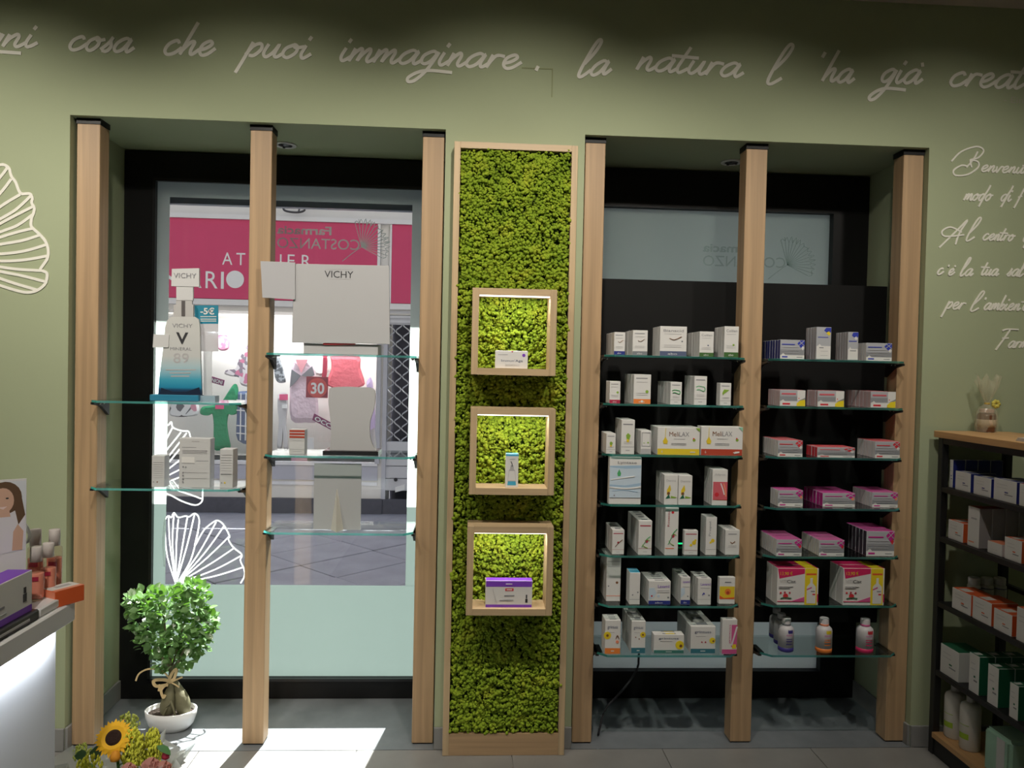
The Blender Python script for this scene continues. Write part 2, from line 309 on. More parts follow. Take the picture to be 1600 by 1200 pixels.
# ------------------------------------------------------------------ hand lettering on the wall
G = {
 'a': ([[(.75, .8), (.5, 1), (.15, .7), (.05, .25), (.25, 0), (.55, .25), (.78, .95), (.7, .3), (.82, 0), (1.1, .35)]], 1.02),
 'b': ([[(.2, 2.2), (.1, 1.2), (.05, .35), (.2, 0), (.48, .2), (.55, .65), (.35, .85), (.1, .45)], [(.5, .5), (.8, .55)]], .75),
 'c': ([[(.68, .78), (.5, 1), (.15, .75), (.05, .3), (.25, 0), (.6, .1), (.92, .5)]], .9),
 'd': ([[(.62, .8), (.4, 1), (.1, .7), (.05, .25), (.25, 0), (.5, .3), (.8, 1.5), (.88, 2.3)], [(.7, 1), (.55, -.2), (.45, -.9)]], .9),
 'e': ([[(.05, .35), (.4, .5), (.62, .8), (.45, 1), (.15, .75), (.1, .3), (.3, 0), (.6, .1), (.9, .5)]], .88),
 'f': ([[(.65, 1.9), (.45, 2.2), (.25, 1.2), (.05, -.3), (-.1, -.9)], [(-.1, .75), (.55, .9)]], .7),
 'g': ([[(.65, .8), (.45, 1), (.1, .7), (.05, .25), (.25, .05), (.5, .3), (.7, .95), (.5, -.3), (.15, -1.15), (-.15, -1.3), (-.22, -1), (.1, -.6), (.6, -.42), (1.7, -.5)]], .85),
 'h': ([[(.32, 2.3), (.17, 1.1), (.05, 0)], [(.07, .25), (.35, .85), (.58, .9), (.55, .3), (.68, .02), (1, .4)]], .95),
 'i': ([[(.12, .95), (.05, .3), (.2, 0), (.5, .35)], [(.14, 1.35), (.2, 1.62)]], .46),
 'l': ([[(.1, .9), (.42, 1.7), (.52, 2.4), (.35, 2.55), (.18, 1.9), (.02, .3), (.2, -.05), (.6, .4)]], .6),
 'm': ([[(.1, .95), (.02, 0), (.12, .5), (.36, .95), (.46, .75), (.4, .05), (.52, .5), (.76, .95), (.86, .75), (.82, .2), (.95, 0), (1.2, .35)]], 1.15),
 'n': ([[(.1, .95), (.02, 0), (.12, .5), (.38, .95), (.5, .75), (.46, .2), (.6, 0), (.88, .35)]], .82),
 'o': ([[(.45, 1), (.1, .7), (.05, .25), (.3, 0), (.6, .35), (.6, .8), (.42, .98), (.5, .75), (.9, .85)]], .85),
 'p': ([[(.12, 1.05), (.02, 0), (-.12, -1.25)], [(0, .1), (.2, .75), (.5, .95), (.62, .55), (.4, .08), (.15, .08)]], .78),
 'r': ([[(.1, .95), (.02, 0), (.12, .5), (.3, .9), (.68, .85)]], .66),
 's': ([[(0, .1), (.3, .6), (.42, 1.05), (.38, .75), (.5, .35), (.35, 0), (.08, .05)]], .66),
 't': ([[(.28, 1.9), (.12, .9), (.05, .35), (.2, 0), (.55, .35)], [(-.45, 1.2), (.85, 1.15)]], .58),
 'u': ([[(.1, .95), (.02, .3), (.2, 0), (.45, .35), (.6, .95), (.54, .25), (.68, 0), (.95, .35)]], .88),
 'v': ([[(0, .9), (.12, .2), (.25, 0), (.5, .85), (.8, .8)]], .72),
 ',': ([[(.1, .12), (.06, -.25)]], .3), "'": ([[(.05, 1.9), (.0, 1.5)]], .3), '`': ([[(-.35, 1.55), (-.22, 1.25)]], .0),
 'A': ([[(-.5, -.5), (.2, 1.0), (.75, 2.2), (.55, 1.0), (.6, -.2)], [(.7, 1.0), (-.3, 1.5), (-.8, 1.1), (-.4, .6), (.95, .75)]], 1.0),
 'B': ([[(.3, .4), (.55, 1.2), (.62, 2.0)], [(-.9, 1.0), (-.5, 2.0), (.4, 2.5), (1.0, 2.1), (.85, 1.4), (.35, 1.15), (.9, 1.0), (1.1, .4), (.6, -.3), (-.2, -.4), (-.5, .1), (-.1, .6), (.35, .5)], [(.35, 1.1), (.65, .4)]], 1.1),
 'F': ([[(.5, 2.1), (.2, .9), (-.15, -.3)], [(-.3, 2.0), (.2, 2.2), (1.4, 2.15)], [(0, 1.1), (.7, 1.15)]], .9),
}
def script(text, x0, x1, y0, y1, xh, wd, skew=.42):
    """one handwritten word: runs from pixel x0 to x1, baseline from y0 to y1, x-height in pixels"""
    mb = MB(); adv = 0; runs = []
    for ch in text: g, wv = G[ch]; runs.append((adv, g)); adv += wv
    k = (x1-x0)/max(adv, .3)
    for a, g in runs:
        for st in g:
            pts = []
            for (u, v) in smoothline(st, 5):
                bl = y0+(y1-y0)*((a+u)/max(adv, .3)); p = P(x0+(a+u)*k+skew*v*xh, bl-v*xh, 0); pts.append((p.x, p.z))
            mb.ribbon(pts, wd, -.002, 0)
    p = P(x0, y0, 0); return tag(mb.build('lettering', M_SCRIPT, wall_back, origin=(p.x, 0, p.z)), 'cream handwritten lettering on the green wall')
for t in (('gni', -30, 55, 72, 74, 20), ('cosa', 106, 205, 78, 82, 21), ('che', 254, 332, 85, 87, 22), ('puoi', 383, 482, 88, 92, 21), ('immaginare', 529, 810, 95, 108, 21), (',', 838, 844, 106, 106, 20),
          ('la', 902, 950, 120, 116, 22), ('natura', 994, 1156, 109, 121, 21), ('l', 1197, 1217, 130, 132, 24), ("'", 1272, 1280, 120, 120, 20), ('ha', 1283, 1330, 127, 130, 21), ('gia`', 1374, 1436, 129, 131, 21), ('creat', 1481, 1598, 134, 139, 21), ('o', 1602, 1620, 140, 140, 21)):
    script(*t, .0125)
for t in (('B', 1500, 1525, 268, 268, 15.5), ('envenuti', 1531, 1612, 268, 272, 10), ('modo', 1505, 1547, 313, 314, 10.5), ('di', 1562, 1578, 314, 315, 10.5), ('f', 1588, 1594, 316, 316, 10.5),
          ('A', 1481, 1502, 379, 379, 16), ('l', 1508, 1520, 376, 376, 14), ('centro', 1534, 1582, 375, 377, 10), ('d', 1597, 1607, 378, 378, 11), ("c", 1463, 1472, 429, 429, 10), ("'", 1476, 1478, 429, 429, 8), ('e`', 1480, 1489, 430, 430, 10), ('la', 1499, 1518, 431, 431, 11), ('tua', 1532, 1558, 430, 431, 10.5), ('sal', 1572, 1597, 431, 432, 11),
          ('per', 1477, 1505, 482, 484, 11), ('l', 1515, 1527, 486, 486, 12), ("'", 1533, 1536, 482, 482, 9), ('ambien', 1536, 1592, 484, 485, 10.5), ('t', 1596, 1604, 485, 485, 11), ('F', 1559, 1572, 543, 543, 13), ('arm', 1574, 1604, 543, 544, 10)):
    script(*t, .0062)
m = MB(); word_px(m, '- Eins', 1568, 1606, 161, 10, 0, .001); m.build('lettering', mat('dim_lettering', (.42, .4, .32), .8), wall_back)
# ginkgo leaf line drawing on the left wall
def strokes(lines, Y, wd, name, m, parent, off=.002, th=.002, label=None, n=5):
    mb = MB()
    for st in lines:
        pts = []
        for (x, y) in smoothline(st, n): p = P(x, y, Y); pts.append((p.x, p.z))
        mb.ribbon(pts, wd, Y-off, Y-off+th)
    p = P(*lines[0][0], Y)
    o = mb.build(name, m, parent, origin=(p.x, Y, p.z)); 
    if label: o['label'] = label
    return o
BASEPT = (-95, 395)
ol = [(-40, 285), (-25, 268), (-10, 262), (0, 258), (8, 258), (15, 264), (18, 275), (25, 285), (30, 298), (35, 303), (47, 303), (51, 310), (50, 317), (54, 325), (53, 333), (50, 341), (49, 352), (53, 358), (62, 366), (72, 378), (76, 392), (74, 405), (66, 417), (64, 422), (73, 426), (74, 434), (70, 445), (58, 454), (45, 457), (30, 455), (0, 446), (-50, 430), BASEPT]
veins = [[(12, 262), (0, 278), (-50, 335), BASEPT], [(18, 280), (0, 303), (-45, 348), BASEPT], [(32, 304), (0, 324), (-45, 360), BASEPT], [(48, 307), (25, 328), (0, 343), (-45, 370), BASEPT], [(52, 323), (30, 334), (0, 350), (-45, 376), BASEPT],
         [(52, 335), (28, 352), (0, 363), (-45, 382), BASEPT], [(52, 357), (30, 362), (0, 371), (-45, 386), BASEPT], [(64, 367), (35, 376), (0, 382), (-45, 390), BASEPT], [(74, 382), (40, 392), (0, 397), (-45, 396), BASEPT], [(74, 400), (40, 406), (0, 408), (-45, 403), BASEPT],
         [(66, 423), (30, 421), (0, 417), (-45, 409), BASEPT], [(70, 440), (35, 431), (0, 424), (-45, 412), BASEPT], [(58, 453), (30, 445), (0, 435), (-45, 418), BASEPT]]
strokes([ol]+veins, 0, .0105, 'leaf_drawing', M_SCRIPT, wall_back, label='cream line drawing of a ginkgo leaf on the green wall')

# ------------------------------------------------------------------ left window (door frame with clear and frosted glass)
YG = .49
def rect_px(x0, x1, y0, y1, Y):
    a = P((x0+x1)/2, y0, Y); b = P((x0+x1)/2, y1, Y); c = P(x0, (y0+y1)/2, Y); d = P(x1, (y0+y1)/2, Y); return c.x, d.x, b.z, a.z
gx0, gx1, gz0, gz1 = rect_px(236, 657, 287, 1062, DEP)
win = empty('window_1', ((XL0+XL1)/2, DEP, 0), kind='structure')
fx0, fx1, fz1 = XL0+.003, XL1-.003, ZT-.008
MB().box(fx0, gx0, DEP, DEP+.09, .002, fz1).box(gx1, fx1, DEP, DEP+.09, .002, fz1).box(gx0, gx1, DEP, DEP+.09, gz1, fz1).box(gx0, gx1, DEP, DEP+.09, .002, gz0).build('window_frame', M_BLACK, win)
MB().box(gx0-.0, gx0+.012, DEP-.012, DEP, gz0, gz1).box(gx1-.012, gx1, DEP-.012, DEP, gz0, gz1).box(gx0, gx1, DEP-.012, DEP, gz0-.004, gz0+.008).box(gx0, gx1, DEP-.012, DEP, gz1-.008, gz1+.004).build('glazing_bead', mat('bead', (.01, .01, .011), .35), win)
MB().box(gx0, gx1, YG, YG+.008, gz0, gz1).build('pane', M_GLASS, win)
cx0, cx1, cz0, cz1 = rect_px(262, 639, 314, 914, YG)
YF = YG-.0015
cm = P(450, 790, YG).z
MB().box(gx0, cx0, YF, YF+.0008, cm, gz1).box(cx1, gx1, YF, YF+.0008, cm, gz1).box(cx0, cx1, YF, YF+.0008, cz1, gz1).build('frosted_border', M_FILM, win)
MB().box(gx0, gx1, YF, YF+.0008, gz0, cz0).box(gx0, cx0, YF, YF+.0008, cz0, cm).box(cx1, gx1, YF, YF+.0008, cz0, cm).build('frosted_lower_film', M_FILM2, win)  # lower glass and lower ends of the side strips in the darker film
o = strokes([[(257, 885), (255, 850), (256, 825), (258, 812), (263, 806), (268, 808), (272, 801), (279, 808), (290, 806), (296, 807), (304, 802), (311, 808), (311, 822), (306, 845), (305, 852), (318, 829), (330, 818), (340, 813), (350, 820), (359, 837), (357, 842), (365, 855), (378, 866), (376, 875), (382, 890), (382, 900), (376, 911)],
            [(275, 912), (262, 870), (258, 830)], [(275, 912), (266, 850), (264, 808)], [(275, 912), (270, 850), (272, 803)], [(275, 912), (276, 850), (279, 810)], [(275, 912), (285, 855), (293, 808)], [(275, 912), (293, 850), (304, 804)], [(276, 912), (298, 875), (310, 830)],
            [(276, 912), (310, 865), (338, 815)], [(276, 912), (318, 866), (350, 822)], [(276, 912), (325, 870), (358, 838)], [(276, 912), (330, 880), (366, 856)], [(276, 912), (335, 890), (377, 868)], [(276, 912), (335, 900), (380, 886)]], YF, .006, 'leaf_decal', M_LINE, win, label='white ginkgo leaf line decal on the window glass')
strokes([[(257, 662), (263, 664), (268, 659), (271, 668), (285, 673), (295, 674), (298, 683)], [(255, 769), (268, 774), (285, 783), (305, 789), (315, 784), (317, 775), (317, 763)], [(258, 690), (270, 667)], [(258, 706), (283, 675)], [(262, 715), (292, 676)], [(264, 722), (282, 700)], [(264, 732), (282, 718)], [(264, 742), (282, 733)], [(264, 752), (282, 745)], [(262, 762), (285, 756)], [(258, 760), (290, 770), (315, 779)], [(262, 758), (300, 762)]], YF, .006, 'leaf_decal', M_LINE, win)
def logo(parent, Y, dx, dy, m):
    mb = MB()
    for t, a, b, y, h, bold in (('Farmacia', 433+dx, 518+dx, 366+dy, 13, True), ('COSTANZO', 433+dx, 562+dx, 389+dy, 17, False)): word_px(mb, t, a, b, y, h, Y, .001, bold=bold, mirror=True)
    mb.build('logo_lettering', m, parent)
    ls = []; cx, cy = 565+dx, 386+dy
    for k in range(15):
        an = R(-105+k*9.5); r = 40+4*math.sin(k*2.1); ls.append([(cx, cy), (cx+r*.5*math.cos(an), cy+r*.5*math.sin(an)), (cx+r*math.cos(an), cy+r*math.sin(an))])
    ls.append([(cx+(40+5*math.sin(k*2.9))*math.cos(R(-105+k*4.75)), cy+(40+5*math.sin(k*2.9))*math.sin(R(-105+k*4.75))) for k in range(29)]); ls.append([(cx, cy), (cx-12, cy+8), (cx-30, cy+22)])
    strokes(ls, Y, .0028, 'logo_leaf', m, parent, n=3)
logo(win, YF, 0, 0, M_LOGO)

# ------------------------------------------------------------------ right window (frosted, behind a black panel)
win2 = empty('window_2', ((XR0+XR1)/2, DEP, 0), kind='structure')
hx0, hx1, hz0, hz1 = rect_px(900, 1301, 321, 1049, DEP); hx1 = (P(1301, 380, DEP).x+P(1283, 1010, DEP).x)/2; hx0 = XR0+.12
hz1 = P(1100, 327, DEP).z; hz0 = P(1100, 1049, DEP).z
MB().box(XR0+.003, hx0, DEP, DEP+.09, .002, fz1).box(hx1, XR1-.003, DEP, DEP+.09, .002, fz1).box(hx0, hx1, DEP, DEP+.09, hz1, fz1).box(hx0, hx1, DEP, DEP+.09, .002, hz0).build('window_frame', M_BLACK, win2)
MB().box(hx0, hx1, YG, YG+.008, hz0, hz1).build('pane', M_GLASS, win2)
MB().box(hx0, hx1, YF, YF+.0008, hz0, hz1).build('frosted_film', M_FILM, win2)
logo(win2, YF, 665, 28, mixed('faint_vinyl', 'p', (.3, .4, .37), (.8, .85, .83), .14))
pa = P(1150, 441, .27); pb = P(1150, 972, .27)
tag(MB().box(XR0+.004, XR1-.004, .27, .285, pb.z, pa.z).build('shelf_backdrop', M_PANEL, origin=((XR0+XR1)/2, .277, pb.z), bevel=.001), 'black board standing behind the glass shelves of both bays', 'backdrop')

# recessed downlights in the recess ceilings
def downlight(px, py, label):
    p = PZ(px, py, ZT); e = empty('recessed_downlight', (p.x, p.y, ZT), label, 'downlight', 'recess downlights')
    MB().lathe([(.030, -.001), (.030, -.004), (.043, -.006), (.046, -.004), (.046, 0)], p, 28).build('ring', mat('ring_white', (.75, .75, .75), .4), e, smooth=True)
    MB().lathe([(.029, -.0045), (.022, -.0055), (.012, -.009), (.0, -.010)], p, 24).build('lamp', mat('lamp_face', (.3, .3, .3), .2, .6), e, smooth=True)
    for k in range(3):
        q = 2*math.pi*k/3; c = p+Vector((.02*math.cos(q), .02*math.sin(q), 0)); MB().lathe([(.006, -.006), (.006, -.010), (.003, -.011)], c, 10).build('lens', M_BLACKINK, e)
downlight(446, 226, 'round white recessed downlight above the clear shop window'); downlight(1143, 253, 'round recessed downlight above the black shelving bay')

# ------------------------------------------------------------------ oak posts
YP = .03; PD = .075
POSTS = []
for (xt0, xt1, xb0, xb1, lab) in ((121, 155.5, 111, 148, 'oak post at far left beside the green ginkgo wall'), (391, 424.5, 378.5, 412, 'oak post in the middle of the clear window'), (661, 694, 643, 677, 'oak post at right edge of clear window, beside moss panel'),
                                  (916, 944.5, 893, 926, 'oak post at left edge of black shelving, beside moss panel'), (1164, 1197, 1144, 1176, 'oak post in the middle of the black shelving'), (1415, 1447, 1388, 1418, 'oak post at far right beside handwritten verses')):
    x0 = (P(xt0, 210, YP).x+P(xb0, 1160, YP).x)/2; x1 = (P(xt1, 210, YP).x+P(xb1, 1160, YP).x)/2; x0 = max(x0, XL0+.002)
    for r0, r1 in ((XL0, XL1), (XR0, XR1)):
        if r0-.1 < x0 < r0+.05: 
            s_ = max(0, r0+.003-x0); x0 += s_; x1 += s_
        if r1-.15 < x1 < r1+.1: s_ = max(0, x1-(r1-.003)); x0 -= s_; x1 -= s_
    e = empty('oak_post', ((x0+x1)/2, YP+PD/2, .0012), lab, 'post', 'oak posts')
    MB().box(x0, x1, YP, YP+PD, .006, ZT-.022).build('post_body', M_OAK, e, bevel=.002)
    MB().box(x0-.002, x1+.002, YP-.002, YP+PD+.002, ZT-.022, ZT-.001).build('top_cap', M_BLACK, e)
    MB().box(x0+.004, x1-.004, YP+.004, YP+PD-.004, .0012, .006).build('foot_plate', M_BLACK, e)
    POSTS.append((x0, x1))

# ------------------------------------------------------------------ glass shelves
SY0, SY1, GT = -.06, .165, .008
SHELF = {}
def shelf(px, py, p0, p1, label, key):
    z = P(px, py, SY0).z; a = POSTS[p0][1]+.006; b = POSTS[p1][0]-.006; c = .035
    e = empty('glass_shelf', ((a+b)/2, SY0, z), label, 'shelf', 'glass shelves between oak posts')
    out = [(a+c, SY0), (b-c, SY0), (b, SY0+c), (b, SY1), (a, SY1), (a, SY0+c)]
    MB().prismz(out, z-GT, z).build('pane', M_SHELF, e)
    m = MB(); t = .0016
    for i in (0, 1, 5):
        p, q = Vector((*out[i], 0)), Vector((*out[(i+1) % 6], 0)); nrm = Vector((q.y-p.y, p.x-q.x, 0)).normalized()*t
        m.add([p+Vector((0, 0, z-GT)), q+Vector((0, 0, z-GT)), q+nrm+Vector((0, 0, z-GT)), p+nrm+Vector((0, 0, z-GT)), p+Vector((0, 0, z)), q+Vector((0, 0, z)), q+nrm+Vector((0, 0, z)), p+nrm+Vector((0, 0, z))],
              [(0, 1, 2, 3), (7, 6, 5, 4), (1, 0, 4, 5), (2, 1, 5, 6), (3, 2, 6, 7), (0, 3, 7, 4)])
    m.build('polished_edge', M_EDGE, e)
    for s, xx in ((1, a-.0055), (-1, b+.0055)):
        k = MB(); zz = z-GT-.0005; ya, yb = YP-.055, YP+PD-.005
        x_a, x_b = sorted((xx, xx+s*.012))
        k.add([(x_a, ya, zz), (x_b, ya, zz), (x_a, ya, zz-.008), (x_b, ya, zz-.008), (x_a, yb, zz), (x_b, yb, zz), (x_a, yb, zz-.055), (x_b, yb, zz-.055), (x_a, (ya+yb)/2, zz-.018), (x_b, (ya+yb)/2, zz-.018)],
              [(0, 1, 5, 4), (1, 0, 2, 3), (3, 2, 8, 9), (9, 8, 6, 7), (4, 5, 7, 6), (0, 4, 6, 8, 2), (1, 3, 9, 7, 5)])
        k.box(*sorted((xx, xx+s*.03)), ya+.02, yb-.02, zz-.004, zz)
        br = k.build('bracket', M_METAL, e)
        for yy in (ya+.03, ya+.055): MB().lathe([(.004, -.004), (.004, -.0075), (.002, -.009)], (xx+s*.022, yy, zz), 10).build('screw', M_STEEL, br)
    SHELF[key] = (z, a, b)
LR = [556, 632, 711, 789, 868.5, 946.5, 1023.5]; RR = [562, 636, 715, 794.5, 870, 946, 1023.5]
ORD = ['top', 'second', 'third', 'fourth', 'fifth', 'sixth', 'bottom']
for i, y in enumerate(LR): shelf(1050, y+.3, 3, 4, f'{ORD[i]} glass shelf of the left black bay', ('L', i))
for i, y in enumerate(RR): shelf(1300, y+.3, 4, 5, f'{ORD[i]} glass shelf of the right black bay', ('R', i))
for i, y in enumerate((628, 764)): shelf(260, y, 0, 1, f'{("upper", "lower")[i]} glass shelf in left half of clear window', ('A', i))
for i, y in enumerate((553.5, 713, 833)): shelf(530, y, 1, 2, f'{("upper", "middle", "lowest")[i]} glass shelf in right half of clear window', ('B', i))

# ------------------------------------------------------------------ moss panel
q0 = PZ(692, 1180, 0); q1 = PZ(883, 1182, 0); YM = (q0.y+q1.y)/2
mx0 = (P(709, 225, YM).x+q0.x)/2; mx1 = (P(902, 230, YM).x+q1.x)/2; mz1 = P(805, 224, YM).z; mzb = P(790, 1147, YM).z
mp = empty('moss_panel', ((mx0+mx1)/2, YM, 0), 'tall wood framed panel of bright green preserved moss between windows', 'moss panel')
fw = .024
MB().box(mx0, mx0+fw, YM, -.001, .001, mz1).build('frame_side', M_PALE, mp, bevel=.001)
MB().box(mx1-fw, mx1, YM, -.001, .001, mz1).build('frame_side', M_PALE, mp, bevel=.001)
MB().box(mx0+fw, mx1-fw, YM, -.001, mz1-fw, mz1).build('frame_top', M_PALEX, mp)
MB().box(mx0+fw, mx1-fw, YM+.002, -.001, .001, mzb).build('plinth_board', M_OAKX, mp)
MB().box(mx0+fw, mx1-fw, -.03, -.012, mzb, mz1-fw).build('backing_board', M_MOSSBACK, mp)
# niches first so that moss can keep clear of their walls
NICH = []
for (xa, xb, ya, yb, lab) in ((737, 869.5, 451, 586.5, 'top lit square wooden niche box set in the moss'), (734, 867, 638, 773.5, 'middle lit square wooden niche box set in the moss'), (729, 864, 823, 962, 'lowest lit square wooden niche box set in the moss')):
    YN = YM-.115; x0, x1, z0, z1 = rect_px(xa, xb, ya, yb, YN); NICH.append((x0, x1, z0, z1, YN, lab))
ico = bmesh.new(); bmesh.ops.create_icosphere(ico, subdivisions=1, radius=1); iv = np.array([v.co[:] for v in ico.verts]); ifc = np.array([[v.index for v in f.verts] for f in ico.faces]); ico.free()
def moss(n, x0, x1, z0, z1, seed, rmin=.0035, rmax=.0078):
    g = np.random.default_rng(seed); cl = []
    nx = int((x1-x0)/.0125); nz = int((z1-z0)/.0125)
    for a in range(nx+1):
        for b in range(nz+1):
            c = np.array([x0+(a+g.uniform(-.1, 1.1))*(x1-x0)/(nx+1), YM+.012+g.uniform(-.008, .010), z0+(b+g.uniform(-.1, 1.1))*(z1-z0)/(nz+1)])
            r0 = g.uniform(.7, 1.35)
            for k in range(n): cl.append((*(c+np.array([1, .6, 1])*g.normal(0, .0052*r0, 3)), g.uniform(rmin, rmax)*r0))
    cl = np.array(cl); V = (iv[None]*(1+g.uniform(-.22, .22, (len(cl), len(iv), 1))))*cl[:, None, 3:4]+cl[:, None, :3]; V = V.reshape(-1, 3); V -= np.array(wloc(mp))
    Fc = (ifc[None]+(np.arange(len(cl))*len(iv))[:, None, None]).reshape(-1, 3)
    me = bpy.data.meshes.new('moss'); me.vertices.add(len(V)); me.vertices.foreach_set('co', V.ravel()); me.loops.add(Fc.size); me.loops.foreach_set('vertex_index', Fc.ravel())
    me.polygons.add(len(Fc)); me.polygons.foreach_set('loop_start', np.arange(0, Fc.size, 3)); me.polygons.foreach_set('use_smooth', [True]*len(Fc)); me.update(calc_edges=True)
    me.materials.append(M_MOSS); o = put('moss', me, mp); o['kind'] = 'stuff'; o['label'] = 'bright green preserved reindeer moss'
moss(5, mx0+fw+.004, mx1-fw-.004, mzb+.004, mz1-fw-.006, 3)
M_LED = mat('led_strip', (1, .97, .92), .5, emis=3.2)
for (x0, x1, z0, z1, YN, lab) in NICH:
    e = empty('niche_box', Vector(((x0+x1)/2, YN, z0))-wloc(mp), lab); e.parent = mp; t = .0245; yb = YM+.004
    MB().box(x0, x0+t, YN, yb, z0, z1).build('niche_side', M_PALE, e, bevel=.001); MB().box(x1-t, x1, YN, yb, z0, z1).build('niche_side', M_PALE, e, bevel=.001)
    MB().box(x0+t, x1-t, YN, yb, z1-t, z1).build('niche_top', M_PALEX, e); MB().box(x0+t, x1-t, YN, yb, z0, z0+t).build('niche_bottom', M_PALEX, e)
    MB().box(x0+t+.002, x1-t-.002, YN+.012, YN+.024, z1-t-.004, z1-t-.0002).build('led_strip', M_LED, e)
    al = bpy.data.lights.new('niche_led', 'AREA'); al.shape = 'RECTANGLE'; al.size = x1-x0-2*t-.01; al.size_y = .012; al.energy = .62; al.color = (1, .96, .9)
    ao = bpy.data.objects.new('niche_led', al); COL.objects.link(ao); ao.location = ((x0+x1)/2, YN+.018, z1-t-.006); ao.rotation_euler = (R(18), 0, 0)

# ================================================================== the street outside
M_PLAS = mat('plaster', (.17, .16, .15), .9, var=.05, bump=(40, .1, .004)); M_CREAM = mat('cream_facade', (.78, .75, .72), .8, var=.04)
m = MB()
for a, b in ((-9, XL0-.0), (XL1, XR0), (XR1, 9)): m.box(a, b, .56, YO, -.1, 7.5)
ZL = P(450, 321, YO).z
for a, b in ((XL0, XL1), (XR0, XR1)): m.box(a, b, .56, YO, ZL+.14, 7.5)
struct('wall_street_side', m, M_PLAS)
sb = MB().box(XL0+.005, XL1-.005, .60, YO+.03, ZL, ZL+.135)
o = tag(sb.build('roller_shutter_housing', mat('shutter_grey', (.16, .17, .19), .5, var=.1), origin=((XL0+XL1)/2, .7, ZL), bevel=.004), 'dark grey roller shutter housing outside the clear window', 'shutter box')
MB().box(XL0+.05, XL1-.05, .66, .70, ZL-.045, ZL).build('bottom_rail', mat('rail_grey', (.22, .24, .29), .4), o)
YS = 6.0; ZS = P(500, 802, YS).z
street = struct('street_bed', MB().box(-12, 12, .56, 14, ZS-.2, ZS-.012), mat('mortar', (.1, .1, .11), .9))
M_LAVA = mat('lava_slab', (.33, .325, .37), .75, var=.3, vscale=3.5, bump=(25, .3, .006))
k = math.sqrt(.5)
for i in range(-9, 10):
    for j in range(-7, 11):
        cx, cy = (i*.78-j*.52)*k-.6, (i*.78+j*.52)*k+3.4
        if 1.75 < cy < YS+.4 and -4.5 < cx < 3: 
            h = [(.385, .255), (-.385, .255), (-.385, -.255), (.385, -.255)]
            pts = [(cx+(a-b)*k, cy+(a+b)*k) for a, b in h]; dz = random.uniform(-.004, .004)
            MB().prismz(pts, ZS-.012, ZS+dz).build('paving_slab', M_LAVA, street, origin=(cx, cy, ZS), bevel=.006)
struct('bounce_pavement', MB().box(-6, 6, .851, 1.45, ZS-.1, ZS+.05), mat('bounce_paving', (.17, .17, .18), .8, var=.1, vscale=4), bevel=.01)  # unseen pavement strip added to bounce sunlight up onto the frosted film
# unseen awning added outside the right shop window to shade the frosted pane
M_AWN = mixed('film_awning_cloth', 'film', (.16, .165, .17), (1, 1, 1), 1.0)
aw = empty('added_awning', (1.12, YO, 2.62), 'unseen cloth awning added to shade the frosted window, street side', 'awning')
pts = [(YO+.002, 2.66), (2.9, 1.97), (2.9, 1.95), (YO+.002, 2.64)]
MB().add([(x, y, z) for x in (.3, 2.18) for y, z in pts], [(0, 1, 2, 3), (7, 6, 5, 4), (0, 4, 5, 1), (1, 5, 6, 2), (2, 6, 7, 3), (3, 7, 4, 0)]).build('canopy', M_AWN, aw)
v = MB()
for i in range(10):
    a = .3+i*.188; v.prism([(a, 1.95), (a+.188, 1.95), (a+.188, 1.88), (a+.15, 1.84), (a+.094, 1.825), (a+.038, 1.84), (a, 1.88)], 2.895, 2.9)
v.build('valance', M_AWN, aw)
for x in (.34, 2.14): MB().tube([(x, YO, 1.95), (x, 2.88, 1.95)], .012).build('support_arm', M_STEEL, aw)

# the shop across the street
fac = MB()
def S(px, py, Y=YS): p = P(px, py, Y); return p.x, p.z
x_l, x_r = S(262, 600)[0], S(592, 600)[0]
zsign0, zsign1 = S(420, 469)[1], S(420, 345)[1]; zwin1 = S(430, 487)[1]; zwin0 = S(430, 722)[1]; zpl1 = S(450, 778)[1]
wx0, wx1 = S(150, 600)[0], S(592, 600)[0]; dx0, dx1 = S(603, 600)[0], S(700, 600)[0]
b_ = MB().box(-9, 9, YS+.02, YS+.6, zsign1-.02, 6.7).box(-9, wx0, YS+.02, YS+.6, ZS, zsign1-.02).box(wx1, dx0, YS+.02, YS+.6, ZS, zsign1-.02).box(dx1, 9, YS+.02, YS+.6, ZS, zsign1-.02)
b_.box(wx0, dx1, YS+.03, YS+.6, zwin1, zsign1-.02).box(wx0, wx1, YS+.02, YS+.6, ZS, zwin0)
bld = empty('opposite_building', (-1.5, YS+.3, ZS), 'pale shop building facing us across the street', 'building')
b_.build('facade', M_CREAM, bld)
MB().box(-9, dx0-.02, YS-.02, YS+.02, ZS, zpl1).box(dx0-.02, 9, YS-.0, YS+.02, ZS, zpl1).build('stone_plinth', mat('dark_granite', (.09, .09, .115), .5, var=.3, vscale=20), bld)
MB().box(wx0, wx1, YS-.015, YS+.05, zwin0-.03, zwin0+.01).box(wx0, wx1, YS+.0, YS+.03, zwin0-.26, zwin0-.22).build('window_sill', mat('sill_marble', (.8, .79, .82), .5, var=.08), bld)
MB().box(wx0, wx1, YS, YS+.03, zwin0-.2, zwin0-.035).build('panel_under_window', mat('grey_lilac_panel', (.5, .5, .58), .6), bld)
MB().box(-9, 9, YS-.05, YS+.03, zsign1+.0, zsign1+.05).build('cornice', mat('white_moulding', (.82, .8, .8), .7), bld)
MB().box(wx0, dx1, YS-.03, YS+.04, zsign0-.07, zsign0-.005).build('moulding', mat('white_moulding', (.82, .8, .8), .7), bld)
MB().box(wx1-.03, wx1+.02, YS-.02, YS+.03, zwin0, zwin1).build('window_jamb', mat('lilac_metal', (.5, .5, .56), .4), bld)
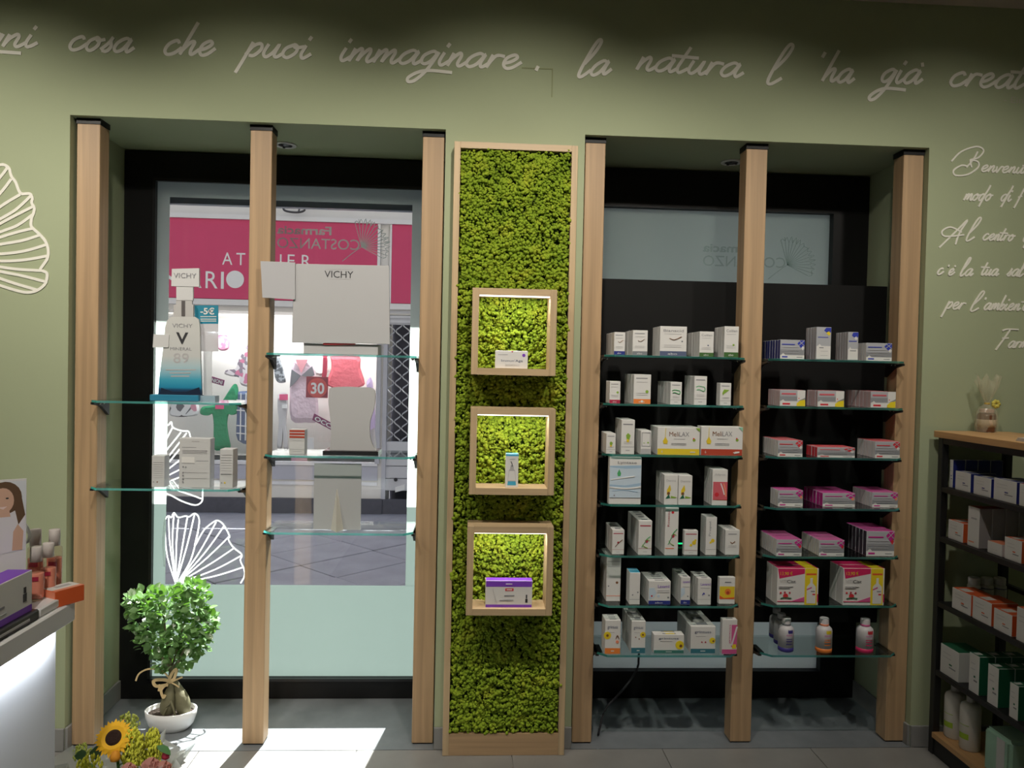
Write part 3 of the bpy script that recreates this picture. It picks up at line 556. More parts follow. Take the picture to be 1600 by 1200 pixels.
# backing of the display window
YD = YS+.62
MB().box(wx0, wx1, YD, YD+.03, zwin0, zwin1).box(wx0, wx1, YS+.03, YD, zwin0-.02, zwin0-.0).build('display_back', mat('display_wall', (.8, .76, .72), .8), bld)
MB().box(dx0, dx1, YD, YD+.03, ZS, zwin1).build('doorway_back', mat('doorway_dark', (.07, .07, .1), .6), bld)
MB().box(wx0, wx1, YS+.025, YS+.031, zwin0, zwin1).build('shop_glass', thin_glass('shop_glass', (.96, .97, .98), 1.4), bld)
tl = S(340, 521, YS+.3); tb = MB().tube([(tl[0]-.12, YS+.3, tl[1]), (tl[0]+.12, YS+.3, tl[1])], .018)
tag(tb.build('display_lamp', mat('tube_lamp', (.9, .95, 1), .5, emis=1.5), origin=(tl[0], YS+.3, tl[1])), 'lit tube lamp hanging inside the opposite shop window', 'lamp')
for xx in (-2.7, -1.6):
    al = bpy.data.lights.new('display_light', 'AREA'); al.shape = 'RECTANGLE'; al.size = 1.0; al.size_y = .1; al.energy = 17
    ao = bpy.data.objects.new('display_light', al); COL.objects.link(ao); ao.location = (xx, YS+.16, zwin1-.03); ao.rotation_euler = (R(10), 0, 0)
# signs
M_SIGN = mat('magenta_sign', (.66, .05, .16), .45, var=.06, vscale=2); M_SW = mat('sign_white', (.85, .84, .84), .5)
sg = empty('shop_sign', ((wx0+wx1)/2, YS, zsign0), 'long magenta shop fascia with white lettering across the street', 'sign')
sx1 = S(590, 410)[0]; MB().box(wx0-.1, sx1, YS-.02, YS+.018, zsign0, zsign1).build('sign_board', M_SIGN, sg, bevel=.004)
MB().box(sx1, sx1+.03, YS-.03, YS+.03, zsign0, zsign1).build('sign_edge', M_SW, sg)
l = MB(); y_s = YS-.02
for ch, a, b in (('A', 348, 364), ('T', 370, 384), ('E', 397, 408), ('L', 417, 427), ('I', 438, 440.5), ('E', 450, 461), ('R', 472, 486)): word_px(l, ch, a, b, 414+.03*(a-348), 20, YS, .022)
l.build('lettering', M_SW, sg)
l = MB()
for ch, a, b in (('M', 262-14, 290), ('A', 288, 316), ('R', 322, 341), ('I', 346, 350.5)): word_px(l, ch, a, b, 449+.03*(a-262), 28, YS, .022)
l.build('lettering', M_SW, sg)
ox, oz = S(368.5, 437); MB().prism([(ox+.1*math.cos(q/16*math.pi), oz+.1*math.sin(q/16*math.pi)) for q in range(32)], YS-.03, YS-.0205).build('round_letter', M_SW, sg)
s2 = empty('shop_sign', (S(650, 410)[0], YS, zsign0), 'short magenta fascia panel right of the white pilaster', 'sign')
MB().box(S(612, 410)[0], dx1, YS-.02, YS+.018, zsign0, zsign1).build('sign_board', M_SIGN, s2, bevel=.004)
MB().box(S(612, 410)[0]-.02, S(612, 410)[0], YS-.025, YS+.03, zsign0, zsign1).build('sign_edge', M_SW, s2)
# wall lantern ring above the sign
lp = [S(x, y) for x, y in ((447, 318), (447, 330), (455, 334), (470, 335), (480, 331), (480, 319))]
tag(MB().tube([(x, YS-.12, z) for x, z in smoothline(lp, 5)], .012).tube([(lp[3][0], YS-.12, lp[3][1]), (lp[3][0], YS+.02, lp[3][1]+.15)], .01).build('lamp_hoop', mat('dark_iron', (.05, .05, .055), .5), origin=(lp[3][0], YS, lp[3][1])), 'dark metal hoop lamp above the magenta sign', 'street lamp')
# doorway with wavy roller grille
gr = empty('roller_grille', ((dx0+dx1)/2, YS+.05, ZS), 'wavy wire roller grille closing the doorway across the street', 'grille')
gzt, gzb = S(620, 507)[1], S(620, 690)[1]; M_WIRE = mat('grille_wire', (.6, .6, .64), .35, .3)
MB().box(dx0, dx1, YS+.03, YS+.09, gzt, gzt+.09).build('top_rail', mat('grille_rail', (.5, .5, .55), .45), gr)
for i in range(3): MB().box(dx0, dx1, YS+.02, YS+.03, gzt+.02+i*.055, gzt+.05+i*.055).build('rail_slat', mat('grille_slat', (.62, .62, .66), .45), gr)
nx = int((dx1-dx0)/.085)
for i in range(nx):
    sgn = 1 if i % 2 else -1; pts = [(dx0+.05+i*.085+sgn*.036*math.cos(q*math.pi/4), YS+.05, gzb+(gzt-gzb)*q/72) for q in range(73)]
    MB().tube(pts, .008, 5, cap=False).build('wire', M_WIRE, gr)
for i in range(4):
    z_ = S(620, 768)[1]+i*(gzb-S(620, 768)[1])/4; h_ = (gzb-S(620, 768)[1])/4; MB().box(dx0, dx1, YS+.03, YS+.07, z_+.004, z_+h_-.004).build('shutter_slat', mat('grille_slat', (.62, .62, .66), .45), gr, bevel=.006)
MB().box(dx0-.035, dx0+.012, YS+.0, YS+.09, zpl1, zwin1).build('guide_rail', mat('lilac_metal', (.5, .5, .56), .4), gr)
cpx = S(618, 750); MB().lathe([(.02, 0), (.02, .01)], (0, 0, 0), 10)
MB().tube([(cpx[0], YS+.03, cpx[1]), (cpx[0], YS+.015, cpx[1])], .022, 10).build('lock', M_BLACKINK, gr)
st = MB().prism([S(*q) for q in ((617, 762), (632, 757), (632, 766), (617, 770))], YS+.026, YS+.0295); st.build('sticker', M_SW, gr)

# clothes in the display window
def cloth(name, pts, m, label, Y=YS+.32, th=.05, group='clothes in the opposite shop window', extra=(), cat='clothes'):
    q = [S(x, y, Y) for x, y in smoothline(pts+[pts[0]], 3)[:-1]]; cx = sum(a for a, _ in q)/len(q); zb = min(b for _, b in q); mb = MB(); n = len(q)
    zc = sum(b for _, b in q)/n
    ring = lambda f, y: [(cx+(a-cx)*f, y, zc+(b-zc)*f) for a, b in q]
    a = sum(q[i][0]*q[(i+1) % n][1]-q[(i+1) % n][0]*q[i][1] for i in range(n))
    if a < 0: q = q[::-1]
    R_ = [ring(.86, Y-th*.5), ring(1, Y-th*.15), ring(1, Y+th*.15), ring(.86, Y+th*.5)]; vs = [p for r in R_ for p in r]
    fs = [(k*n+i, k*n+(i+1) % n, (k+1)*n+(i+1) % n, (k+1)*n+i) for k in range(3) for i in range(n)]; fs = [f[::-1] for f in fs]+[tuple(range(n)), tuple(range(4*n-1, 3*n-1, -1))]
    o = tag(mb.add(vs, fs).build(name, m, origin=(cx, Y, zb)), label, cat, group)
    for (nm, pp, mm, dy) in extra: MB().prism([S(x, y, Y-th*.5) for x, y in pp], Y-th*.5-.014-dy, Y-th*.5-.002-dy).build(nm, mm, o)
    return o
M_TAG = mat('pink_tag', (.8, .1, .25), .6); M_CW = mat('cloth_white', (.78, .76, .75), .9); M_CG = mat('cloth_grey', (.2, .2, .22), .9)
cloth('dress', [(328, 634), (338, 632), (347, 627), (357, 612), (366, 600), (372, 606), (373, 640), (366, 648), (358, 646), (355, 662), (357, 680), (360, 700), (348, 703), (335, 702), (334, 680), (334, 660), (331, 645), (322, 649), (313, 646), (316, 636)], mat('green_cloth', (.02, .3, .13), .9, bump=(18, .6, .02)), 'green short-sleeved dress in the opposite shop window', extra=[('price_tag', [(337, 631), (350, 631), (350, 639), (337, 639)], M_TAG, 0)])
cloth('patterned_top', [(268, 628), (298, 626), (309, 630), (310, 647), (294, 651), (268, 650), (265, 640)], pattern('bw_print', (.75, .74, .74), (.12, .12, .14), 13, (.65, .3, .38)), 'black and white patterned top left of the green dress')
cloth('checked_skirt', [(372, 612), (384, 611), (400, 613), (398, 650), (400, 692), (372, 688), (370, 655)], mat('denim', (.13, .17, .3), .9), 'blue checked skirt right of the green dress', extra=[('check_line', [(370, y), (398, y+2), (398, y+3.5), (370, y+1.5)], M_CW, 0) for y in (624, 640, 664, 676)]+[('check_line', [(x, 614), (x+1.6, 614), (x+.6, 688), (x-1, 688)], M_CW, .002) for x in (376, 384)])
cloth('floral_dress', [(386, 540), (396, 545), (400, 600), (378, 602), (374, 590), (362, 588), (351, 584), (354, 578), (368, 576), (374, 560)], pattern('floral_print', (.72, .66, .68), (.25, .2, .25), 22, (.6, .18, .3)), 'pale floral printed dress beside the window middle post')
cloth('pink_blouse', [(342, 524), (350, 522), (358, 530), (357, 545), (346, 548), (339, 542), (336, 530)], pattern('pink_print', (.7, .25, .4), (.75, .5, .6), 30), 'small pink printed blouse hanging high behind the tall bottle')
cloth('pink_dress', [(460, 562), (470, 570), (480, 560), (490, 574), (494, 600), (497, 655), (478, 660), (455, 656), (453, 610), (455, 580)], mat('pale_pink_cloth', (.72, .56, .64), .9, bump=(18, .5, .02)), 'pale pink dress with dark grey shoulders in opposite window', extra=[('shoulder', [(456, 577), (470, 587), (462, 597), (453, 606)], M_CG, 0), ('shoulder', [(488, 572), (471, 587), (483, 590), (492, 586)], M_CG, 0), ('neckline', [(462, 562), (481, 562), (471, 583)], mat('rose_cloth', (.8, .35, .4), .9), 0)])
cloth('jumpsuit', [(434, 617), (442, 613), (449, 618), (449, 640), (447, 660), (450, 700), (444, 702), (443, 670), (440, 702), (433, 698), (436, 660), (434, 640)], mat('pale_grey_cloth', (.6, .58, .6), .9), 'pale grey jumpsuit on a hanger left of pink dress', extra=[('price_tag', [(437, 616), (450, 616), (450, 625), (437, 625)], M_TAG, 0), ('size_tag', [(441, 632), (449, 632), (449, 638), (441, 638)], M_SW, 0)])
cloth('handbag', [(428, 556), (436, 558), (446, 592), (444, 598), (434, 597), (429, 585)], pattern('snake_print', (.4, .42, .45), (.12, .13, .15), 40), 'grey snakeskin handbag hanging left of the pink dress', cat='bag', group='bags in window')
cloth('red_dress', [(516, 556), (560, 556), (563, 575), (570, 600), (560, 610), (558, 660), (520, 660), (521, 610), (510, 600), (518, 575)], mat('coral_cloth', (.8, .16, .2), .9, bump=(18, .5, .02)), 'coral red dress behind the grey display back')
cloth('red_scarf', [(505, 556), (511, 556), (511, 580), (507, 604), (501, 606), (504, 580)], mat('wine_cloth', (.4, .03, .07), .9), 'dark red scarf hanging left of the coral dress')
cloth('white_blouse', [(492, 535), (512, 536), (514, 580), (494, 586), (489, 560)], M_CW, 'plain white blouse between pink dress and dark red scarf', Y=YS+.5)
cloth('lilac_trousers', [(573, 596), (582, 596), (588, 690), (576, 694), (573, 640)], mat('lilac_cloth', (.55, .42, .66), .9), 'lilac trousers at the right end of the opposite window')
cloth('white_shoe', [(305, 716), (318, 712), (330, 716), (330, 721), (305, 721)], mat('green_shoe', (.35, .5, .32), .7), 'pale green shoe on the sill of the opposite window', Y=YS+.2, cat='shoe', group='shoes in window')
# placards
def placard(name, pts, m, label, words, Y=YS+.12, extra=None):
    q = [S(x, y, Y) for x, y in pts]; o = tag(MB().prism(q, Y-.006, Y+.006).build(name, m, origin=(q[0][0], Y, q[0][1])), label, 'placard')
    if extra: extra(o, Y)
    for (t, a, b, y, h, an, mm) in words: l = MB(); p0 = P(a, y, Y); p1 = P(b, y, Y); word(l, t, p0.x, p1.x, p0.z, P(a, y-h, Y).z-p0.z, Y-.013, ang=an, bold=True); l.build('lettering', mm, o)
    return o
def ring30(o, Y):
    c = S(496, 606, Y); MB().prism([(c[0]+.115*math.cos(q/14*math.pi), c[1]+.115*math.sin(q/14*math.pi)) for q in range(28)], Y-.010, Y-.0062).build('round_badge', mat('badge_red', (.72, .1, .1), .6), o)
placard('discount_placard', [(479, 588), (513, 589), (512, 622), (478, 621)], mat('deep_red', (.33, .03, .06), .6), 'dark red placard with the number 30 in opposite window', [('30', 486, 507, 614.5, 17, 0, M_SW)], extra=ring30)
placard('sale_strip', [(491, 646), (530, 667), (527, 677), (488, 656)], mat('plum', (.25, .03, .14), .6), 'tilted plum OCCASIONI strip right of pink dress', [('OCCASIONI', 491, 560, 655.5, 6.5, R(-27), M_SW)])
placard('sale_strip', [(331, 588), (351, 594), (349, 603), (329, 597)], mat('plum', (.25, .03, .14), .6), 'tilted plum sale strip above the green dress', [('NIONI', 331, 348, 596, 6, R(-15), M_SW)])
placard('shop_poster', [(455, 706), (480, 708), (480, 722), (455, 720)], mat('poster_pink', (.65, .3, .42), .6), 'small pink card on the sill of the opposite window', [])
placard('shop_poster', [(478, 684), (490, 684), (490, 702), (478, 702)], M_SW, 'small white card on the sill of the opposite window', [])

# ================================================================== cartons on the black shelves
# a print is (kind, colour, data) in face units: u 0..1 from left, v 0..1 from the bottom
def carton_meshes(w_, h_, d_, st):
    """body with coloured top / side faces, and one mesh for each printed patch of the front"""
    bw = min(.0012, d_*.1); body = MB().box(-w_/2, w_/2, 0, d_, 0, h_)
    body.m = [2, 1, 0, 2, 0, 2]     # bottom, top, front, right, back, left
    mats = [st.get('front', M_WHITE), st.get('top', st.get('front', M_WHITE)), st.get('side', st.get('front', M_WHITE))]
    me = body.mesh(mats, bw, name='carton')
    parts = []; e = .0004
    for n_, (kind, col, dt) in enumerate(st.get('print', ())):
        m = MB(); mm = col if isinstance(col, bpy.types.Material) else ink(col); y = -e*(1+n_*.35); X = lambda u: (u-.5)*w_*.985; Z = lambda v: v*h_*.985+.0075*h_
        if kind == 'band':
            v0, v1 = dt; m.box(X(0), X(1), y, -.00005, Z(v0), Z(v1)); nm = 'colour_band'
        elif kind == 'rect':
            u0, u1, v0, v1 = dt; m.box(X(u0), X(u1), y, -.00005, Z(v0), Z(v1)); nm = 'printed_patch'
        elif kind == 'poly': m.prism([(X(u), Z(v)) for u, v in dt], y, -.00005); nm = 'printed_motif'
        elif kind == 'disc':
            u, v, r = dt; m.prism([(X(u)+r*w_*math.cos(q*math.pi/8), Z(v)+r*w_*math.sin(q*math.pi/8)) for q in range(16)], y, -.00005); nm = 'printed_motif'
        elif kind == 'line':
            pts, wd = dt; m.ribbon([(X(u), Z(v)) for u, v in smoothline(pts, 4)], wd*w_, y, -.00005); nm = 'printed_motif'
        elif kind == 'text':
            t, u0, u1, v, hh = dt; word(m, t, X(u0), X(u1), Z(v), hh*h_, y-.0002); nm = 'lettering'
        elif kind == 'vtext':
            t, u, v0, v1, hh = dt; word(m, t, 0, (v1-v0)*h_, 0, hh*w_, y-.0002); m.v = [(X(u)-c, b, Z(v0)+a) for a, b, c in m.v]; nm = 'lettering'
        elif kind == 'top':
            u0, u1, a, b = dt; m.box(X(u0), X(u1), d_*a, d_*b, h_, h_+.0004); nm = 'flap_print'
        parts.append((nm, m.mesh(mm, name=nm)))
    return me, parts
NUM = ['frontmost', 'second from front', 'third from front', 'fourth from front', 'fifth from front', 'sixth from front', 'seventh from front', 'eighth from front']
def carton_row(key, xs_, x0, x1, yt, yb, n, desc, st, back=False, place=None):
    z, a, b = SHELF[key]; bay = 'left' if key[0] == 'L' else 'right'
    xm = (x0+x1)/2; yf = SY0+.012
    if key[1] >= 3: yf = min(max(PZ(xm, yb, z).y, SY0+.006), SY0+.08)
    pa, pb = P(x0, yb, yf), P(x1, yb, yf); h = P(xm, yt, yf).z-z; wd = pb.x-pa.x-.0006; cx = (pa.x+pb.x)/2
    lo, hi = yf, SY1+.06                       # depth of the row from the visible flank
    for _ in range(40):
        mid = (lo+hi)/2
        if proj((pa.x, mid, z+h/2))[0] > xs_: lo = mid
        else: hi = mid
    tot = min(max(lo-yf, .02*n), SY1-.004-yf); d = tot/n-.0016
    cx = min(max(cx, a+wd/2+.001), b-wd/2-.001)
    me, parts = carton_meshes(wd, h, d, st)
    for i in range(n):
        o = put('medicine_carton', me, None, (cx+(random.uniform(-.0008, .0008) if i else 0), yf+i*(d+.0016), z), 0)
        tail = f'{ORD[key[1]]} shelf, {bay} black bay'
        tag(o, f'{desc}, {NUM[i]+", " if n > 1 else ""}{tail}', 'carton', f'cartons on the {bay} black bay')
        if i == 0:
            for nm, pm in parts: put(nm, pm, o)
        else:
            for nm, pm in parts:
                if nm == 'flap_print': put(nm, pm, o)
def lines(u0, u1, vs, col=M_INKL, t=.012): return [('rect', col, (u0, u1, v, v+t)) for v in vs]
def bot(col): return [('band', col, (0, .16)), ('text', M_WHITE, ('abo', .3, .65, .04, .07))]
twig = [('line', 'brown', ([(.35, .6), (.5, .55), (.62, .58), (.8, .66)], .02))]
def aboca(col, title=None, ex=()): return dict(print=bot(col)+([('text', M_INK, (title, .12, .88, .82, .09))] if title else lines(.12, .8, (.86,), M_INK, .03))+lines(.15, .8, (.74, .36, .3))+list(ex))
olive = lambda u, v, r, c='leaf': [('disc', c, (u, v, r))]
L = 'L'
T1 = [(947, 959, 976.5, 519, 552, 3, 'small white carton with blue band', aboca('navy', None, twig)), (977, 988, 1011.5, 516, 552, 3, 'white carton with grey band', aboca('grey', None, twig)), (1019, 1030.5, 1072.7, 510, 553, 4, 'wide white carton with slate band', aboca('slate', 'Bianacid', twig+olive(.83, .5, .03, 'grey'))),
      (1073.5, 1092.5, 1115, 518, 554, 5, 'white carton with green band', aboca('green', 'Colilen', olive(.6, .45, .05, 'slate'))), (1115.5, 1131, 1153.7, 510, 554, 4, 'tall white carton with green band', aboca('green', 'Colilen', olive(.65, .4, .07)))]
squ = [('line', 'squig', ([(.15, .62), (.35, .66), (.6, .64), (.8, .62), (.85, .52), (.7, .48), (.4, .54), (.2, .52)], .045))]
low = lambda ex=(), title=None: dict(print=[('rect', M_INK, (.02, .98, .2, .212))]+lines(.35, .65, (.09,), M_INKL, .03)+(([('text', M_INK, (title, .12, .88, .84, .075))]) if title else lines(.12, .85, (.86,), M_INK, .03))+lines(.2, .8, (.3, .35))+list(ex))
T2 = [(946.7, 952, 969, 595.6, 628.5, 3, 'small white carton with crimson band', aboca('crimson', None, olive(.75, .5, .1))), (975.7, 989.5, 1016.5, 585, 629.7, 4, 'tall white carton with orange band', aboca('orange', None, olive(.78, .42, .09)+[('disc', M_WHITE, (.5, .08, .07))])), (1027.5, 1047, 1065, 597, 630.7, 4, 'white carton with green squiggle', low(squ)),
      (1069, 1084, 1104, 587.7, 631, 3, 'tall white carton with green squiggle', low(squ)), (1119, 1124.5, 1142, 598.5, 632, 1, 'lone white carton with green leaf', low([('poly', 'leaf', [(.2, .55), (.35, .72), (.85, .7), (.6, .6), (.35, .52), (.25, .44)])]))]
yel = [('poly', 'leaf', [(.35, .55), (.5, .62), (.7, .55), (.6, .42), (.4, .45)]), ('poly', 'yellow', [(.4, .44), (.62, .42), (.55, .34), (.42, .36)])]
drop = [('line', 'gold', ([(.18, .98), (.18, .65)], .006)), ('poly', 'yellow', [(.18, .66), (.24, .5), (.22, .4), (.14, .4), (.12, .5)])]
mel = lambda c, ex=(): dict(print=[('band', c, (0, .22)), ('text', 'brown', ('Meli', .27, .5, .68, .17)), ('text', M_INK, ('LAX', .51, .75, .68, .17)), ('disc', 'leaf', (.87, .55, .035)), ('disc', 'red', (.86, .6, .018))]+lines(.38, .65, (.58,))+lines(.33, .68, (.36, .41), M_INK)+drop+[('text', M_WHITE, ('6', .09, .12, .07, .1)), ('rect', M_WHITE, (.78, .9, .09, .12))]+list(ex))
T3 = [(939, 946.7, 961.7, 677.5, 709, 2, 'small white carton with green sprig', low(yel)), (960.5, 970, 991, 656, 709, 3, 'tall white carton with green sprig', low(yel)), (992, 1000.7, 1017, 673, 709, 2, 'grey-framed white carton', dict(print=[('line', M_INK, ([(.1, .92), (.9, .92)], .03)), ('line', M_INK, ([(.1, .35), (.9, .35)], .03)), ('line', M_INK, ([(.1, .92), (.1, .35)], .03)), ('line', M_INK, ([(.9, .92), (.9, .35)], .03)), ('disc', 'leaf', (.7, .5, .08)), ('disc', 'leaf', (.3, .48, .05)), ('band', M_INKL, (.02, .24))])),
      (1015.7, 1026.6, 1093, 668, 710.5, 4, 'wide white carton with yellow band', mel('yellow', [('poly', 'leaf', [(.9, 1), (1, 1), (1, .85)])])), (1093.6, 1094.6, 1160, 667, 711.5, 3, 'wide white carton with red band', mel('brick', [('poly', 'mint', [(.9, 1), (1, 1), (1, .85)]), ('poly', M_WHITE, [(.8, .06), (.93, .1), (.93, .15), (.82, .14)])]))]
wave = [('rect', 'lightblue', (0, 1, .14, .82)), ('poly', 'sky', [(0, .82), (1, .84), (1, .78), (.5, .76), (0, .79)]), ('poly', 'sky', [(0, .42), (.5, .4), (1, .46), (1, .4), (.6, .36), (0, .38)]), ('line', M_WHITE, ([(.05, .52), (.4, .56), (.8, .6)], .03)), ('line', M_WHITE, ([(0, .36), (.5, .33), (1, .37)], .04)), ('line', 'sky', ([(.1, .28), (.5, .3), (.9, .26)], .02)),
        ('poly', 'squig', [(.3, .75), (.36, .66), (.34, .6), (.26, .6), (.24, .66)]), ('text', M_INK, ('Lyntase', .25, .85, .87, .055)), ('rect', M_INK, (0, 1, .13, .138)), ('rect', M_INK, (.14, .18, .17, .2))]
almond = [('text', M_INKL, ('Derma', .15, .85, .78, .07)), ('poly', 'yellow', [(.2, .5), (.42, .68), (.5, .5), (.35, .36), (.2, .32)]), ('disc', 'brown', (.32, .38, .11)), ('poly', 'darkgreen', [(.1, .2), (.35, .36), (.45, .22)]), ('poly', 'leaf', [(.5, .3), (.95, .25), (.8, .22), (.5, .22)])]
redp = [('text', M_INKL, ('Adiprox', .15, .85, .84, .06)), ('rect', 'pinkred', (.05, 1, .16, .66)), ('line', M_WHITE, ([(.55, .62), (.7, .45), (.8, .3)], .07)), ('line', 'salmon', ([(.75, .62), (.85, .45), (.9, .25)], .08)), ('disc', 'red', (.3, .3, .14)), ('rect', 'brick', (.05, 1, .145, .16))]
T4 = [(949.5, 951, 1001, 714.5, 789, 2, 'big pale blue wave carton', dict(print=wave)), (1024.6, 1037, 1058.6, 742, 789, 4, 'twin white yellow-seed carton at left', dict(print=almond)), (1058.8, 1059.2, 1081, 743, 789, 4, 'twin white yellow-seed carton at right', dict(print=almond)), (1100, 1112, 1136, 733.7, 790, 4, 'white carton with red lower half', dict(print=redp))]
flap = [('top', M_INK, (.3, .75, .35, .75))]
berry = [('line', 'squig', ([(.25, .22), (.45, .34), (.6, .45), (.9, .55)], .04)), ('line', 'leaf', ([(.6, .45), (.85, .42)], .04)), ('line', 'leaf', ([(.3, .3), (.45, .24), (.7, .2)], .04)), ('disc', 'berry', (.6, .4, .12))]
flower = [('disc', 'yellow', (.72, .5, .15)), ('disc', 'gold', (.5, .4, .09)), ('disc', 'yellow', (.82, .6, .08))]
ros = lambda ex: dict(print=lines(.1, .9, (.84,), ink('berry'), .035)+[('rect', 'berry', (0, 1, .18, .188))]+lines(.35, .65, (.08,))+list(ex)+flap)
T5 = [(946, 956, 975, 828, 866, 3, 'small white carton with dark berry sprig', ros([('line', 'brown', ([(.25, .3), (.5, .45), (.85, .6)], .04)), ('disc', 'berry', (.5, .48, .09))])), (978.7, 996.8, 1018, 813.7, 867, 4, 'white carton with red berry sprig', ros(berry)), (1024, 1038, 1059, 792.6, 867.7, 3, 'very tall white carton with red rosehip', dict(print=[('vtext', 'berry', ('Rosacea', .32, .6, .93, .16)), ('disc', 'red', (.55, .9, .1)), ('rect', 'salmon', (.05, .7, .13, .15))]+berry+flap)),
      (1066, 1068.5, 1090, 829, 867, 1, 'small white carton with yellow flower', ros(flower)), (1094, 1102, 1119, 808, 867.4, 3, 'narrow tall white carton with yellow flower', dict(print=[('vtext', M_INK, ('Propol', .45, .5, .88, .2)), ('rect', M_INKL, (.05, .95, .14, .15))]+[('disc', 'yellow', (.65, .38, .17)), ('disc', 'gold', (.45, .33, .1))]+flap)),
      (1120, 1132.6, 1155, 828, 867, 4, 'white carton with brown bird mark', dict(print=lines(.2, .8, (.82,), M_INK, .03)+[('line', 'brown', ([(.35, .52), (.48, .46), (.55, .48), (.68, .54)], .05))]+lines(.2, .8, (.3, .36))+flap))]
lov = lambda ex=(): dict(print=bot('navy')+[('text', 'purple', ('Lavamil', .42, .95, .72, .13)), ('poly', 'lightblue', [(.02, .7), (.25, .72), (.35, .5), (.25, .3), (.02, .2)]), ('disc', 'red', (.14, .36, .04)), ('disc', 'lightblue', (.45, .36, .06)), ('disc', 'grey', (.9, .3, .04))]+lines(.4, .95, (.6, .52))+list(ex)+flap)
T6 = [(937.7, 946.7, 969, 870, 939.5, 3, 'tall plain grey-white carton', dict(print=[('rect', 'salmon', (0, 1, .11, .125)), ('disc', 'brown', (.75, .42, .09)), ('disc', 'grey', (.15, .34, .05))]+lines(.05, .95, (.78, .9)))), (978, 983, 999.6, 894.7, 944.5, 3, 'narrow white carton with blue top', dict(top=ink('cyan'), print=[('rect', M_INK, (0, 1, .15, .16)), ('disc', 'grey', (.8, .38, .07)), ('disc', 'grey', (.3, .3, .06))])),
      (1001, 1012.8, 1047.4, 908, 944.5, 5, 'wide white carton with navy band', lov()), (1049, 1063, 1078, 902, 944.5, 4, 'narrow white carton with navy band', dict(print=bot('navy')+[('text', 'purple', ('Lavamil', .2, .95, .8, .09)), ('poly', 'lightblue', [(.02, .6), (.4, .62), (.45, .4), (.02, .25)]), ('disc', 'grey', (.75, .3, .07))]+lines(.2, .9, (.65,))+flap)),
      (1077.5, 1089.6, 1110.7, 904, 945, 4, 'white carton with purple title', dict(print=[('text', 'purple', ('Lavamil', .2, .95, .74, .1)), ('rect', M_INKL, (0, 1, .2, .21)), ('line', 'blue', ([(.35, .36), (.45, .45), (.5, .4)], .06)), ('disc', 'grey', (.85, .36, .06))]+lines(.2, .9, (.64,))+flap)), (1120.5, 1123, 1148, 902, 943.7, 1, 'lone yellow and orange carton', dict(print=[('rect', 'yellow', (.02, .98, .22, .66)), ('disc', 'orange', (.55, .45, .2)), ('disc', 'brick', (.55, .42, .1)), ('poly', 'orangered', [(.02, .32), (.3, .22), (.98, .25), (.98, .18), (.02, .18)])]+lines(.35, .75, (.8,), M_INK, .04)))]
def sunf(u, v, r): return [('disc', 'gold', (u, v, r)), ('disc', 'yellow', (u, v, r*.75)), ('disc', 'brown', (u, v, r*.35))]
gyn = lambda c, t, ex: dict(print=[('band', c, (0, .17)), ('text', 'slate', (t, .15, .82, .76, .1)), ('rect', M_WHITE, (.4, .6, .07, .1))]+lines(.2, .6, (.64,))+list(ex)+flap)
T7 = [(940, 944.5, 969, 969, 1022, 3, 'white sunflower carton with orange band', gyn('orange', 'grintuss', sunf(.15, .55, .24)+[('line', 'brown', ([(.7, .45), (.8, .55), (.92, .45)], .04)), ('disc', 'salmon', (.8, .36, .1))])), (972, 985.8, 1008, 970.5, 1021, 3, 'white sunflower carton with teal band', gyn('teal', 'grintuss', sunf(.82, .58, .2)+[('disc', 'brown', (.3, .5, .04)), ('disc', 'brown', (.55, .45, .04))])),
      (1017, 1021, 1068.5, 991.6, 1021, 2, 'low wide sunflower carton with green band', gyn('tealg', 'grintuss', [('disc', 'gold', (.86, .45, .14)), ('disc', 'brown', (.9, .4, .05)), ('top', 'gold', (.4, .7, .3, .8))])), (1056.7, 1078.6, 1117.4, 979, 1021, 3, 'wide sunflower carton with teal band', gyn('teal', 'grintuss', [('disc', 'gold', (.88, .48, .12)), ('disc', 'brown', (.92, .46, .04)), ('disc', 'berry', (.45, .42, .03)), ('disc', 'berry', (.6, .42, .03))])),
      (1124.5, 1127.5, 1151, 968, 1022, 1, 'white carton with pink ribbon panel', dict(print=[('band', 'pink', (0, .13)), ('rect', 'pink', (.62, 1, .2, .85)), ('line', M_WHITE, ([(.65, .25), (.8, .5), (.98, .8)], .1)), ('vtext', 'pink', ('grintuss', .55, .3, .85, .12)), ('rect', 'gold', (.68, .95, .16, .28))]+flap))]
for i, T in enumerate((T1, T2, T3, T4, T5, T6, T7)):
    for t in T: carton_row(('L', i), *t)
dia = lambda c, c2=None: [('poly', c, [(.70, .82), (.82, .99), (.995, .99), (.995, .72), (.86, .58)]), ('poly', c2 or M_WHITE, [(.86, .58), (.93, .7), (.99, .6), (.93, .46)]), ('line', M_GREYP, ([(.76, .72), (.98, .98)], .02)), ('line', M_GREYP, ([(.78, .95), (.98, .7)], .02))]
house = [('poly', M_WHITE, [(0, 0), (1, 0), (1, .2), (.2, .2), (.12, .32), (.04, .2), (0, .2)])]
gs = lambda c, top=None, side=None, tcol=None, c2=None: dict(front=M_GREYP, top=top or M_GREYP, side=side or M_WHITE, print=[('band', M_GREYD, (.2, .5))]+house+dia(c, c2)+[('rect', tcol or ink(c), (.06, .6, .74, .79)), ('rect', tcol or ink(c), (.07, .3, .07, .14)), ('rect', M_INK, (.68, .92, .08, .11))]+lines(.06, .8, (.6, .42, .3), M_INKL))
SB = mat('blue_side', (.03, .04, .2), .5)
